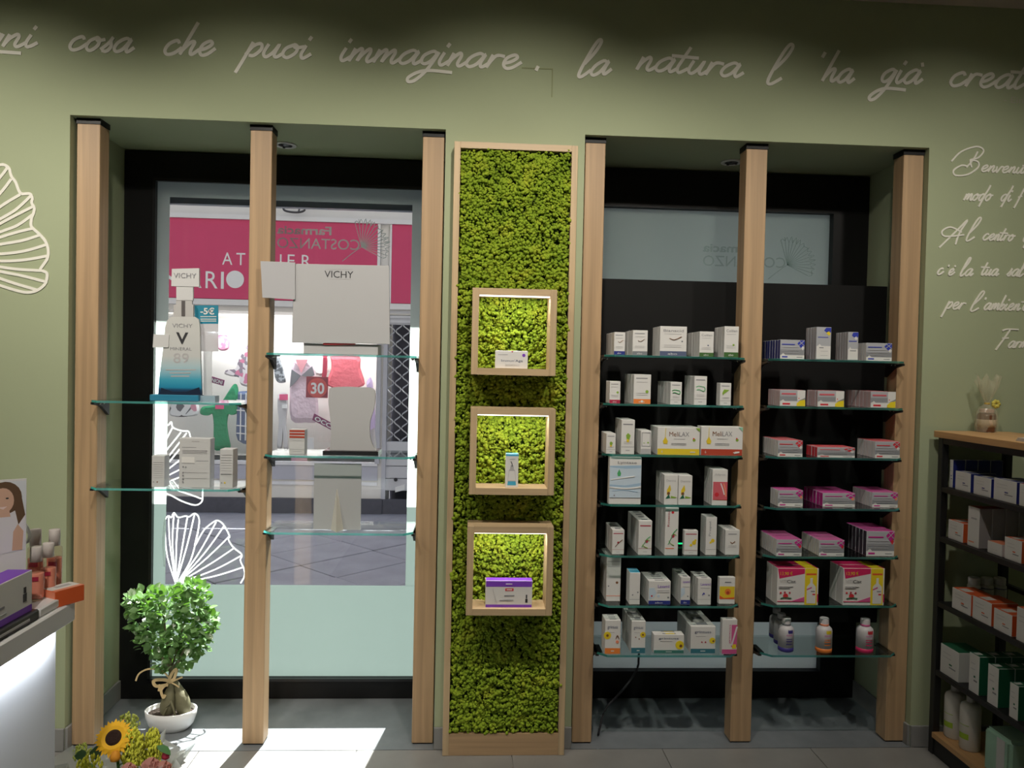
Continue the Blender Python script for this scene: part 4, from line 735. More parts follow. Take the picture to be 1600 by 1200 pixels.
R1 = [(1191.6, 1218.6, 1257, 531, 557, 7, 'low grey carton with blue sides', gs('blue', M_GREYP, SB)), (1258.6, 1274.6, 1298, 511, 558, 4, 'tall grey carton with blue corner', dict(front=M_GREYP, side=mat('warm_grey_side', (.42, .4, .4), .5), print=[('poly', 'blue', [(.5, .9), (.65, .99), (.98, .99), (.98, .85), (.75, .82)]), ('poly', 'gold', [(.65, .83), (.85, .88), (.95, .8), (.85, .74)]), ('poly', M_WHITE, [(.02, .02), (.98, .02), (.98, .42), (.35, .42), (.22, .48), (.1, .42), (.02, .42)]), ('rect', 'blue', (.1, .8, .68, .7)), ('rect', M_INK, (.2, .5, .35, .38))]+lines(.3, .8, (.25, .12))))]
R1 += [(1305, 1324, 1340.5, 518.7, 559, 5, 'narrow grey carton with blue corner', dict(front=M_GREYP, side=mat('warm_grey_side', (.42, .4, .4), .5), print=[('poly', 'blue', [(.35, .88), (.5, .99), (.98, .99), (.98, .84), (.7, .78)]), ('poly', M_WHITE, [(.6, .8), (.8, .86), (.92, .76), (.75, .72)]), ('poly', M_WHITE, [(.02, .02), (.98, .02), (.98, .4), (.35, .4), (.22, .47), (.1, .4), (.02, .4)]), ('rect', 'blue', (.1, .85, .66, .69)), ('rect', M_INK, (.2, .8, .32, .35))])), (1341.5, 1353, 1393.6, 536, 559.5, 4, 'low grey carton with white sides', gs('blue'))]
yc = lambda: dict(front=M_GREYP, top=ink('pinkred'), side=mat('blush_side', (.55, .4, .4), .6), print=[('band', M_GREYD, (.35, .62)), ('band', M_WHITE, (.02, .3)), ('poly', M_WHITE, [(.02, .3), (.12, .42), (.2, .3)]), ('rect', 'pinkred', (.06, .62, .72, .82)), ('rect', 'red', (.1, .4, .09, .2)), ('poly', M_WHITE, [(.68, .99), (.99, .99), (.99, .55), (.68, .3)]), ('poly', 'gold', [(.66, .02), (.99, .02), (.99, .42), (.8, .36), (.66, .2)]), ('disc', 'red', (.74, .5, .02))])
R2 = [(1203, 1218, 1258.4, 609.5, 635, 6, 'low grey carton with yellow corner, left row', yc()), (1259.4, 1277, 1319, 610.7, 636, 5, 'low grey carton with yellow corner, middle row', yc()), (1320, 1360, 1399.5, 612, 636.8, 7, 'low grey carton with yellow corner, right row', yc())]
R3 = [(1191, 1215, 1254, 688, 712.6, 8, 'low grey red-topped carton, left row', gs('red', ink('red'))), (1259.4, 1276.6, 1336, 699, 714, 4, 'flat wide carton with red sides', gs('red', ink('red'), ink('red'))), (1339, 1366.6, 1406, 690, 715, 6, 'low grey red-topped carton, right row', gs('red', ink('red')))]
R4 = [(1204, 1215, 1254.4, 766, 791.6, 4, 'low grey magenta-topped carton, left row', gs('magenta', ink('magenta'), None, None, ink('salmon'))), (1255.5, 1285, 1336, 770.5, 792, 6, 'wide carton with magenta sides', gs('magenta', ink('magenta'), ink('magenta'), None, ink('salmon'))), (1337, 1367, 1407.6, 769.7, 793, 8, 'low grey magenta-topped carton, right row', gs('magenta', ink('magenta'), None, None, ink('salmon')))]
R5 = [(1187, 1212.5, 1252.7, 843, 869, 8, 'low grey magenta-topped carton, left row', gs('magenta', ink('magenta'), None, None, ink('red'))), (1253.5, 1279, 1319, 844, 869, 8, 'low grey magenta-topped carton, middle row', gs('magenta', ink('magenta'), None, None, ink('red'))), (1321, 1353, 1397, 830, 869, 6, 'tall grey magenta-topped carton with dark sides', gs('magenta', ink('magenta'), mat('dark_side', (.06, .05, .07), .5), None, ink('red')))]
M_YEL = ink('gold')
viti = lambda: dict(top=ink('cerise'), print=[('poly', 'cerise', [(.0, 1), (.66, 1), (.66, .86), (.04, .72)]), ('rect', M_YEL, (.67, .97, .0, 1)), ('rect', 'orangered', (.7, .95, .82, .87)), ('text', M_YEL, ('13,90 €', .06, .36, .82, .09)), ('text', M_INKL, ('VITI', .05, .22, .6, .09)), ('text', M_BLACKINK, ('Cist', .23, .44, .6, .09)), ('poly', M_WHITE, [(.72, .04), (.94, .04), (.94, .5), (.86, .6), (.86, .74), (.8, .74), (.8, .6), (.72, .5)]), ('poly', 'pink', [(.72, .44), (.84, .5), (.84, .46), (.72, .4)]), ('rect', 'red', (.86, .93, .27, .31)), ('rect', M_INK, (.82, .92, .36, .39)), ('poly', 'pink', [(.35, .1), (.66, .22), (.66, .1)]), ('rect', 'cerise', (.0, .66, .085, .1)), ('disc', 'red', (.2, .24, .06)), ('disc', 'berry', (.18, .34, .022)), ('disc', 'berry', (.3, .33, .022)), ('disc', 'red', (.08, .33, .022)), ('line', 'darkgreen', ([(.08, .17), (.2, .2), (.34, .18)], .02)), ('rect', 'cerise', (.98, 1, .08, .3)), ('top', M_YEL, (.68, .96, 0, 1))]+lines(.04, .38, (.5,))+lines(.04, .3, (.46,)))
R6 = [(1197, 1213.5, 1278, 888, 945.5, 2, 'big red and yellow promotional carton, left pair', viti()), (1296, 1316.5, 1381, 888, 946, 2, 'big red and yellow promotional carton, right pair', viti())]
for i, T in enumerate((R1, R2, R3, R4, R5, R6)):
    for t in T: carton_row(('R', i), *t)
# bottles on the bottom right shelf
def bottle(px0, px1, yt, yb, band, cap, mark, label, Yoff=0):
    z = SHELF[('R', 6)][0]; xm = (px0+px1)/2; Y = min(max(PZ(xm, yb, z).y, SY0+.01), SY1-.03); r = (P(px1, yb, Y).x-P(px0, yb, Y).x)/2; Y += r; c = Vector((P(xm, yb, Y-r).x, Y, z)); h = P(xm, yt, Y).z-z
    e = empty('syrup_bottle', c, label, 'bottle', 'syrup bottles on the bottom shelf')
    MB().lathe([(r*.85, 0), (r, .003), (r, h*.14)], c, 20).build('coloured_base', ink(band), e, smooth=True)
    MB().lathe([(r, h*.14), (r, h*.62), (r*.93, h*.7), (r*.72, h*.75), (r*.5, h*.78)], c, 20).build('body', mat('pearl_plastic', (.6, .58, .6), .35), e, smooth=True)
    MB().lathe([(r*.5, h*.77), (r*.56, h*.78), (r*.56, h*.84)], c, 16).build('neck_ring', mat('ink_'+cap, C[cap], .5), e, smooth=True)
    MB().lathe([(r*.56, h*.84), (r*.56, h*.985), (r*.5, h)], c, 16).build('cap', mat('cap_white', (.68, .64, .66), .4), e)
    l = MB(); 
    for v, t, mm in ((.5, .05, 0), (.4, .02, 1), (.33, .03, 1), (.24, .03, 1)): 
        a = [R(250+q*6) for q in range(9)]; l.add([(c.x+r*1.01*math.cos(q), c.y+r*1.01*math.sin(q), z+h*vv) for vv in (v, v+t) for q in a], [(i, i+1, i+10, i+9) for i in range(8)], mm)
    l.build('label_print', [mat('mauve_ink', (.55, .3, .45), .6), ink(mark)], e)
    l = MB(); a = [R(262+q*5) for q in range(9)]; l.add([(c.x+r*1.012*math.cos(q), c.y+r*1.012*math.sin(q), z+h*(vv+.02*math.sin(i*2.3))) for vv in (.58, .68) for i, q in enumerate(a)], [(i, i+1, i+10, i+9) for i in range(8)]); l.build('fruit_motif', ink('deepblue' if band == 'deepblue' else ('gold' if band == 'orange' else 'red')), e)
bottle(1220.6, 1244, 964.6, 1020.5, 'deepblue', 'grey', 'deepblue', 'front white bottle with dark purple base, bottom right shelf')
bottle(1213.5, 1235, 958, 1009, 'deepblue', 'grey', 'deepblue', 'middle white bottle with dark purple base, bottom right shelf')
bottle(1206, 1226.5, 950, 999, 'deepblue', 'grey', 'deepblue', 'rearmost white bottle with dark purple base, bottom right shelf')
bottle(1280, 1304.5, 965, 1022, 'orange', 'salmon', 'orange', 'white bottle with orange base on the bottom right shelf')
bottle(1344.5, 1369.5, 966, 1022, 'cerise', 'pink', 'cerise', 'white bottle with crimson base on the bottom right shelf')
# loose black cable below the left black bay
ck = [P(998, 1026, .2), P(997, 1040, .19), P(990, 1055, .18), P(978, 1072, .16), P(962, 1090, .12), P(945, 1110, .1)]; ck.append(Vector((P(935, 1130, .09).x, .09, .006)))
cb = smoothline([tuple(SH) for SH in [P(1002, 960, .25)]+ck], 6)
tag(MB().tube(cb, .0045, 8).build('power_cable', M_BLACKINK, origin=tuple(ck[-1]), smooth=True), 'black power cable drooping below the left black bay', 'cable')
gl = P(1063, 849.5, .2); tag(MB().box(gl.x-.008, gl.x+.012, .2, .206, gl.z-.0025, gl.z+.0025).build('indicator_light', mat('green_led', (.02, .9, .3), .5, emis=1.5), origin=gl), 'tiny green indicator light on the black panel', 'light')

# ------------------------------------------------------------------ products in the moss niches
def niche_pack(i, x0, x1, yt, d, st, label, name='product_carton'):
    nx0, nx1, nz0, nz1, YN, _ = NICH[i]; y = YN+.02; z = nz0+.0245; a = P(x0, 700, y); b = P(x1, 700, y)
    xm = (x0+x1)/2; h = P(xm, yt, y).z-z; me, parts = carton_meshes(P(x1, yt, y).x-P(x0, yt, y).x, h, d, st); o = put(name, me, None, ((P(x0, yt, y).x+P(x1, yt, y).x)/2, y, z)); tag(o, label, 'carton')
    for nm, pm in parts: put(nm, pm, o)
niche_pack(0, 774, 825, 548, .02, dict(print=[('text', 'slate', ("Immun'Age", .18, .85, .38, .13)), ('rect', M_INKL, (.08, .38, .76, .8)), ('disc', 'purple', (.88, .76, .05)), ('disc', 'berry', (.52, .95, .025))]+lines(.3, .75, (.22, .15))), 'white card-like carton in the top moss niche')
niche_pack(1, 790.5, 810.5, 709, .03, dict(top=ink('cyan'), print=[('rect', 'cyan', (0, 1, .94, 1)), ('poly', M_INKL, [(.15, .06), (.85, .06), (.75, .5), (.65, .55), (.62, .66), (.38, .66), (.35, .55), (.25, .5)]), ('poly', M_WHITE, [(.2, .2), (.8, .2), (.72, .49), (.28, .49)]), ('poly', 'cyan', [(.15, .06), (.85, .06), (.8, .18), (.2, .18)]), ('line', M_BLACKINK, ([(.4, .78), (.5, .7), (.5, .62)], .06)), ('rect', M_INKL, (.3, .75, .84, .86))]), 'slim white carton with blue lid in the middle moss niche')
niche_pack(2, 759, 832, 907.5, .045, dict(top=ink('purple'), print=[('rect', 'purple', (0, 1, .78, 1)), ('rect', 'purple', (0, 1, 0, .1)), ('rect', 'red', (.42, .6, .62, .72)), ('rect', M_WHITE, (.45, .57, .65, .69)), ('rect', M_BLACKINK, (.86, .91, .18, .32)), ('rect', M_BLACKINK, (.87, .9, .34, .48)), ('rect', M_INK, (.4, .62, .42, .46)), ('rect', M_WHITE, (.43, .57, .87, .9)), ('line', M_INKL, ([(.15, .7), (.2, .4), (.25, .15)], .004))]+lines(.3, .6, (.28, .24))), 'white and purple carton in the lowest moss niche')

# ================================================================== displays on the window shelves
M_CARD = mat('grey_board', (.47, .47, .48), .8); M_CARDW = mat('white_board', (.6, .6, .6), .7)
def board(mb, pts, Y, th=.005, m=0): mb.prism([(P(x, y, Y).x, P(x, y, Y).z) for x, y in pts], Y, Y+th, m); return mb
def rc(x0, x1, y0, y1): return [(x0, y0), (x1, y0), (x1, y1), (x0, y1)]
zA = SHELF[('A', 0)][0]; YA = .02
e = empty('bottle_standee', (P(285, 620, YA).x, YA, zA), 'tall cut-out display of a white and blue serum bottle', 'display stand')
bz = P(285, 617, YA).z; x0, x1 = P(237, 620, YA).x, P(313, 620, YA).x
MB().box(x0, x1, YA-.02, YA+.05, zA, bz).build('blue_base', mat('petrol_blue', (.02, .2, .33), .5), e, bevel=.002)
MB().box(x1, P(336, 620, YA).x, YA-.0, YA+.05, zA, bz-.002).build('base_end', mat('pale_blue_acrylic', (.3, .42, .5), .3), e)
gm = mat('bottle_print', (.6, .6, .6), .35); n = gm.node_tree.nodes; Lk = gm.node_tree.links
tc = n.new('ShaderNodeTexCoord'); sp = n.new('ShaderNodeSeparateXYZ'); cr = n.new('ShaderNodeValToRGB'); Lk.new(tc.outputs['Generated'], sp.inputs[0]); Lk.new(sp.outputs[2], cr.inputs[0]); Lk.new(cr.outputs[0], n['Principled BSDF'].inputs['Base Color'])
el = cr.color_ramp.elements; el[0].position = 0; el[0].color = (.008, .02, .05, 1); el[1].position = 1; el[1].color = (.6, .6, .58, 1)
for p_, c_ in ((.07, (.015, .06, .13)), (.1, (.02, .24, .4)), (.2, (.06, .36, .5)), (.36, (.4, .55, .6)), (.5, (.56, .57, .56))): k = el.new(p_); k.color = (*c_, 1)
body = board(MB(), [(247, 617), (249, 590), (254, 550), (258, 510), (261, 500), (268, 495), (304, 495), (310, 499), (312, 510), (313, 560), (315, 617)], YA, .012).build('bottle_cutout', gm, e)
board(MB(), [(249, 617), (252, 606), (270, 612), (292, 612), (311, 605), (314, 617)], YA-.002, .002).build('base_swoosh_print', mat('navy_print', (.01, .02, .045), .4), body)  # dark navy swoosh printed along the foot of the bottle
board(MB(), rc(271, 302, 476, 495), YA, .012).build('metal_collar', mat('silver_print', (.5, .49, .48), .4), e); board(MB(), rc(275, 300, 469, 476.5), YA+.001, .01).build('metal_collar', mat('silver_print', (.5, .49, .48), .4), e)
board(MB(), rc(283.5, 289, 470, 494), YA-.0015, .0015).build('collar_stripe_print', mat('dark_metal_print', (.12, .11, .11), .3), e)  # dark stripe printed down the collar
board(MB(), rc(275.5, 301.5, 446, 469.5), YA+.001, .01).build('dropper_stem', M_CARDW, e)
hd = board(MB(), [(268.5, 420), (311, 419), (311, 448), (267.5, 447)], YA-.001, .012).build('dropper_head', M_CARDW, e)
board(MB(), [(240, 522), (264, 523), (263, 543), (238.5, 543)], YA-.003, .003).build('side_tag', M_CARDW, e)
l = MB(); word_px(l, 'VICHY', 271.5, 307, 434.5, 8, YA, .0025)
word_px(l, 'VICHY', 269, 301, 512, 6.5, YA, .0008); word_px(l, 'MINERAL', 266, 299.5, 547.5, 5, YA, .0008); l.build('lettering', M_INK, e)
l = MB(); word_px(l, 'V', 275, 294, 537, 18, YA, .0008, bold=True); l.build('lettering', M_BLACKINK, e)
l = MB(); word_px(l, '89', 271, 295, 567, 16, YA, .0008); l.build('lettering', M_INKL, e)
l = MB()
for (a, b, y) in ((259, 306, 577), (265, 298, 582), (267, 296, 587)): board(l, rc(a, b, y, y+1.6), YA-.0008, .0006)
l.build('small_print', M_INKL, body)
fl = board(MB(), rc(304, 341, 477, 506), YA+.02, .002).build('price_flyer', mat('petrol_flyer', (.015, .22, .33), .5), e)
l = MB(); word_px(l, '-5€', 313, 335, 491, 10, YA+.02, .0008, bold=True)
for y in (494, 498, 501): board(l, rc(313, 338, y, y+1.3), YA+.0192, .0006)
l.build('lettering', M_WHITE, fl)
M_ACR = mixed('acrylic', 'p', (.7, .72, .74), (.92, .93, .94), .45)
board(MB(), rc(312, 341, 506, 549), YA+.02, .002).build('text_sheet', mixed('pale_sheet', 'p', (.68, .67, .7), (.9, .9, .92), .7), fl)
board(MB(), rc(318, 331, 549, 618), YA+.02, .002).build('sheet_stem', M_ACR, fl)

def plain_pack(key, x0, x1, yt, d, label, st, Y=0.0, name='product_carton'):
    z = SHELF[key][0]; xm = (x0+x1)/2; h = P(xm, yt, Y).z-z; a, b = P(x0, yt+20, Y).x, P(x1, yt+20, Y).x
    me, parts = carton_meshes(b-a, h, d, st); o = put(name, me, None, ((a+b)/2, Y, z)); tag(o, label, 'carton')
    for nm, pm in parts: put(nm, pm, o)
    return o
G1 = mat('grey_back', (.56, .56, .56), .6); G2 = mat('grey_back_side', (.5, .5, .52), .6)
tl_ = lambda n_: lines(.1, .9, [.3+i*.07 for i in range(n_)], M_INKL, .01)
plain_pack(('A', 1), 237, 257, 712, .05, 'small pale grey carton back at left of lower window shelf', dict(front=G1, side=G2, print=tl_(8)+[('disc', M_INK, (.15, .16, .04)), ('disc', 'brown', (.45, .16, .05))]), Y=-.02)
plain_pack(('A', 1), 280, 328.5, 685, .05, 'large pale grey printed carton back on lower window shelf', dict(front=G1, side=G2, print=[('rect', M_INK, (.08, .55, .815, .825)), ('rect', M_INK, (.55, .95, .54, .548)), ('rect', M_INK, (.08, .5, .49, .5)), ('rect', M_WHITE, (.08, .5, .5, .62)), ('rect', M_INKL, (.4, .65, .94, .96))]+lines(.1, .9, (.3, .18, .7, .73, .76))+[('disc', M_INK, (.13, v, .025)) for v in (.42, .3, .24, .17, .11)]+[('disc', M_INK, (.22, .42, .02))]), Y=-.02)
plain_pack(('A', 1), 343.5, 364, 702, .06, 'narrow pale grey carton back nearest the middle oak post', dict(front=G1, side=G2, print=tl_(9)+[('rect', M_INK, (.1, .9, .35, .36)), ('disc', M_INK, (.15, .13, .04)), ('disc', 'yellow', (.4, .13, .06))]), Y=-.02)

zB = SHELF[('B', 0)][0]; YB_ = .0
e = empty('counter_display', (P(532, 550, YB_).x, YB_, zB), 'large grey cardboard display back lettered VICHY', 'display stand')
board(MB(), [(459, 412), (608, 415), (609, 538), (456, 535)], YB_, .012).build('back_board', M_CARD, e, bevel=.001)
hx_ = P(475, 545, YB_+.02).x, P(591, 545, YB_+.02).x; MB().box(hx_[0], hx_[1], YB_+.012, YB_+.12, zB+.0003, P(530, 537, YB_+.02).z).build('base_tray', M_CARD, e, bevel=.001)
board(MB(), [(407, 408), (461, 410), (461, 468), (410, 465)], YB_-.008, .004).build('side_card', mat('pale_grey_board', (.46, .46, .48), .8), e)
board(MB(), rc(505, 555, 535.5, 538.5), YB_+.005, .006).build('red_insert', ink('red'), e)
l = MB(); word_px(l, 'VICHY', 507, 552, 434, 11, YB_, .0006); l.build('lettering', M_BLACKINK, e)
l = MB(); board(l, rc(508, 551, 420, 421.6), YB_-.0006, .0004); board(l, rc(514, 550, 435.5, 436.5), YB_-.0006, .0004); l.build('small_print', M_INKL, e)

zB1 = SHELF[('B', 1)][0]; Y1 = .0
e = empty('product_display', (P(546, 708, Y1).x, Y1, zB1), 'curved grey cardboard display back on a black base', 'display stand')
bx0, bx1 = P(504, 708, Y1-.03).x, P(591, 708, Y1-.03).x
MB().box(bx0, bx1, Y1-.03, Y1+.09, zB1+.0002, P(546, 705, Y1-.03).z).build('black_base', mat('gloss_black', (.012, .01, .01), .25), e, bevel=.001)
board(MB(), smoothline([(514, 705), (517, 690), (517, 670), (515, 645), (513, 628), (514, 612), (517, 606), (535, 604.5), (560, 605), (582, 607), (586, 618), (584, 638), (578, 660), (578, 682), (582, 696), (588, 705)], 4), Y1, .02).build('shaped_back', M_CARD, e)
board(MB(), [(579, 700), (579, 672), (585, 668), (589, 704)], Y1+.03, .004).build('side_flap', M_ACR, e)
plain_pack(('B', 1), 452, 476, 671, .05, 'small white carton with red stripes on middle window shelf', dict(front=G1, side=G2, print=[('band', 'brick', (.9, .98)), ('band', 'brick', (.78, .86)), ('band', 'brick', (.66, .74)), ('band', M_CARDW, (.2, .5))]+lines(.2, .8, (.55, .12))), Y=-.02)
zB2 = SHELF[('B', 2)][0]; Y2 = .0
e = empty('easel_card', (P(528, 828, Y2).x, Y2, zB2), 'grey rectangular show card with easel strut on lowest shelf', 'show card')
a = P(491, 724, Y2); b = P(565, 724, Y2); MB().box(a.x, b.x, Y2, Y2+.004, zB2+.0003, a.z).build('card', mat('cool_grey_board', (.42, .43, .44), .7), e)
t0 = P(526, 764, Y2); wl = P(517, 820, Y2).x; wr = P(537, 820, Y2).x
MB().add([(t0.x, Y2-.001, t0.z), (wl, Y2-.001, zB2+.0005), (wr, Y2-.002, zB2+.0005), (wr-.02, Y2-.05, zB2+.0005), (t0.x+.003, Y2-.001, t0.z)], [(0, 1, 2), (0, 3, 2, 4), (0, 1, 3), (1, 2, 3)]).build('easel_strut', mat('cream_board', (.6, .58, .52), .7), e)

# ================================================================== bonsai in white bowl
pc = PZ(266, 1143, .001); pcY = pc.y+.03; S_ = (pcY-CAM.y)/F; c = Vector((P(267, 1143, pcY).x, pcY, .0012)); pr = 38.5*S_; ph = P(267, 1108, pcY).z
e = empty('bonsai_tree', c, 'leafy ficus bonsai in a white bowl by the window', 'plant')
bowl = [(pr*.62, 0), (pr*.7, .002), (pr*.88, ph*.3), (pr*.98, ph*.7), (pr, ph), (pr*.96, ph+.002), (pr*.93, ph*.97), (pr*.88, ph*.7)]
MB().lathe(bowl, c, 36, sy=.72).build('bowl', mat('porcelain', (.82, .82, .82), .2), e, smooth=True)
MB().lathe([(pr*.91, ph*.8), (pr*.6, ph*.86), (pr*.2, ph*.84), (0, ph*.85)], c, 24, sy=.72).build('soil', mat('soil', (.035, .022, .014), 1, bump=(120, 1, .01)), e)
M_BARK = mat('bark', (.16, .15, .085), .7, var=.35, vscale=25, bump=(60, .4, .004))
def W(px, py, dy=0): return P(px, py, pcY+dy)
MB().tube(smoothline([tuple(W(262, 1118)), tuple(W(263, 1100)), tuple(W(266, 1082)), tuple(W(268, 1068)), tuple(W(268, 1040))], 5), [.022, .026, .029, .031, .032, .031, .030, .028, .026, .024, .022, .019, .017, .015, .014, .013, .012, .012, .011, .011, .01], 14).build('trunk', M_BARK, e, smooth=True)
MB().tube(smoothline([tuple(W(287, 1118, -.01)), tuple(W(286, 1098, -.01)), tuple(W(280, 1078, 0)), tuple(W(272, 1062))], 5), [.012, .019, .025, .028, .029, .028, .027, .025, .023, .020, .017, .015, .013, .011, .010, .009], 14).build('bulb_root', M_BARK, e, smooth=True)
for tx, ty in ((255, 1118), (274, 1119)): MB().tube(smoothline([tuple(W(267, 1095, -.02)), tuple(W((267+tx)/2, 1106, -.03)), tuple(W(tx, 1119, -.03))], 4), .005, 8).build('root', M_BARK, e, smooth=True)
for (bx, by) in ((230, 990), (255, 960), (290, 965), (310, 1000), (265, 1000), (245, 1015), (288, 1015)): MB().tube(smoothline([tuple(W(268, 1045)), tuple(W((268+bx)/2, (1040+by)/2+5, random.uniform(-.03, .03))), tuple(W(bx, by, random.uniform(-.05, .05)))], 4), .004, 6).build('branch', M_BARK, e)
M_RAF = mat('raffia', (.62, .46, .24), .9, var=.2, vscale=30)
def rafs(pts, wd, dy=-.03): 
    m = MB(); q = [(P(x, y, pcY+dy).x, P(x, y, pcY+dy).z) for x, y in smoothline(pts, 5)]; m.ribbon(q, wd, pcY+dy, pcY+dy+.002); return m.build('raffia_ribbon', M_RAF, e)
for pts, wd in (([(212, 1064), (218, 1052), (235, 1045), (255, 1050), (266, 1062)], .006), ([(266, 1064), (252, 1062), (240, 1064), (244, 1072), (262, 1070)], .012), ([(262, 1068), (252, 1078), (255, 1090), (258, 1086)], .01), ([(266, 1066), (280, 1060), (285, 1058)], .006), ([(264, 1062), (270, 1050), (276, 1046), (272, 1060), (266, 1064)], .011), ([(266, 1066), (274, 1070), (280, 1074)], .005), ([(258, 1070), (250, 1074), (248, 1080)], .008)): rafs(pts, wd)
MB().lathe([(.013, -.006), (.016, 0), (.013, .008)], W(267, 1064, 0), 14).build('raffia_knot', M_RAF, e, smooth=True)
# leaves
M_LEAF = mat('ficus_leaf', (.17, .30, .12), .28, var=.5, vscale=20, spec=1.0); b_ = M_LEAF.node_tree.nodes['Principled BSDF']
nn_ = M_LEAF.node_tree; tr = nn_.nodes.new('ShaderNodeBsdfTranslucent'); tr.inputs[0].default_value = (.18, .42, .03, 1); mxs = nn_.nodes.new('ShaderNodeMixShader'); mxs.inputs[0].default_value = .2
nn_.links.new(b_.outputs[0], mxs.inputs[1]); nn_.links.new(tr.outputs[0], mxs.inputs[2]); nn_.links.new(mxs.outputs[0], nn_.nodes['Material Output'].inputs[0])
LV = [(0, 0, 0), (.32, .25, .07), (.42, .52, .05), (.25, .82, .0), (0, 1.05, -.08), (-.25, .82, .0), (-.42, .52, .05), (-.32, .25, .07), (0, .3, .0), (0, .65, -.02)]
LF = [(0, 1, 8), (1, 2, 9, 8), (2, 3, 9), (3, 4, 9), (4, 5, 9), (5, 6, 9), (6, 7, 8, 9), (7, 0, 8)]
lm = MB().add([(a*.034, b*.034, z*.034) for a, b, z in LV], LF).mesh(M_LEAF, smooth=True, name='leaf')
blobs = [(232, 950, 28, 30), (268, 945, 26, 26), (300, 925, 22, 18), (255, 985, 42, 36), (295, 975, 34, 34), (322, 972, 16, 16), (240, 1000, 26, 22), (280, 1010, 38, 28), (265, 1035, 26, 14), (305, 1005, 20, 18), (226, 970, 24, 26), (300, 948, 28, 24), (210, 945, 14, 14)]
pl = []
for i in range(1150):
    bx, by, rx, ry = blobs[i % len(blobs)]; 
    while True:
        a, b, d = random.uniform(-1, 1), random.uniform(-1, 1), random.uniform(-1, 1); q = a*a+b*b+d*d
        if .25 < q < 1: break
    p = W(bx+a*rx, by+b*ry, d*rx*S_*1.15); out = Vector((a, d, -b)).normalized(); out = (out+Vector((0, 0, .25))+Vector([random.uniform(-.7, .7) for _ in range(3)])).normalized()
    pl.append((p, out, random.uniform(.7, 1.15), random.uniform(-1.0, 1.0)))
pl.sort(key=lambda t: t[0].y)
fol = MB()
for i, (p, out, s_, rl) in enumerate(pl):
    q = out.to_track_quat('Y', 'Z').to_matrix() @ Matrix.Rotation(rl, 3, 'Y')
    if i < 290:
        o = put('leaf', lm, e, p-wloc(e)); o.rotation_euler = q.to_euler(); o.scale = (s_,)*3
    else: fol.add([p+q @ (Vector(v)*.034*s_) for v in LV], LF)
fo = fol.build('foliage', M_LEAF, e, smooth=True); fo['kind'] = 'stuff'; fo['label'] = 'dense small green leaves of the crown'

# ================================================================== bouquet with sunflower (front left)
YBq = -.82; sc = (YBq-CAM.y)/F
def Q(px, py, dy=0): return P(px, py, YBq+dy)
bq = empty('flower_bouquet', (Q(190, 1200).x, YBq, 0), 'wrapped bouquet with sunflower, yellow-green sprays and pink blooms', 'bouquet')
MB().lathe([(.07, .0), (.085, .01), (.095, .16), (.08, .26), (.085, .29)], (Q(190, 1200).x, YBq, 0), 24).build('vase', mat('vase_white', (.6, .6, .58), .3), bq, smooth=True)
wr = []; nw = 26; cxw = Q(190, 1200).x
for j, (r0, z0) in enumerate(((.06, .22), (.11, .32), (.15, .385))):
    for i in range(nw): q = 2*math.pi*i/nw; rr = r0*(1+(.14*(j)/2)*(1 if i % 2 else -1)); wr.append((cxw+rr*1.15*math.cos(q), YBq+rr*.8*math.sin(q), z0+(.03*math.sin(i*1.7) if j == 2 else 0)))
MB().add(wr, [(j*nw+i, j*nw+(i+1) % nw, (j+1)*nw+(i+1) % nw, (j+1)*nw+i) for j in range(2) for i in range(nw)]).build('cellophane_wrap', mixed('cellophane', 'p', (.75, .78, .76), (.95, .97, .96), .45), bq)
stem_m = mat('stem_green', (.1, .22, .04), .7)
def stem(p): MB().tube([(cxw, YBq, .26), ((cxw+p.x)/2, (YBq+p.y)/2, (.26+p.z)/2+.02), tuple(p)], .004, 6).build('stem', stem_m, bq)
# sunflower
sp_ = Q(178, 1153, -.03); fwd = Vector((.08, -.8, .6)).normalized(); qm = fwd.to_track_quat('Z', 'Y').to_matrix(); stem(sp_-fwd*.01)
pet = MB()
for ring_, n_, r1, off in ((0, 15, .052, 0), (1, 15, .046, .2)):
    for i in range(n_):
        a = 2*math.pi*i/n_+off; d = Vector((math.cos(a), math.sin(a), 0)); t = Vector((-math.sin(a), math.cos(a), 0)); z_ = Vector((0, 0, .004*ring_))
        pts = [d*.015+z_-t*.005, d*.03+z_-t*.0095+Vector((0, 0, .003)), d*r1+z_+Vector((0, 0, -.004)), d*.03+z_+t*.0095+Vector((0, 0, .003)), d*.015+z_+t*.005]
        pet.add([sp_+qm @ p for p in pts], [(0, 1, 2, 3, 4)])
pet.build('sunflower_petals', mat('sun_petal', (.85, .46, .01), .7, var=.15), bq)
dk = MB().lathe([(.021, 0), (.021, .005), (.015, .009), (.006, .008), (0, .007)], (0, 0, 0), 20); dk.v = [tuple(sp_+qm @ Vector(v)) for v in dk.v]; dk.build('sunflower_disc', mat('sun_disc', (.03, .012, .008), .95, bump=(300, 1, .004)), bq)
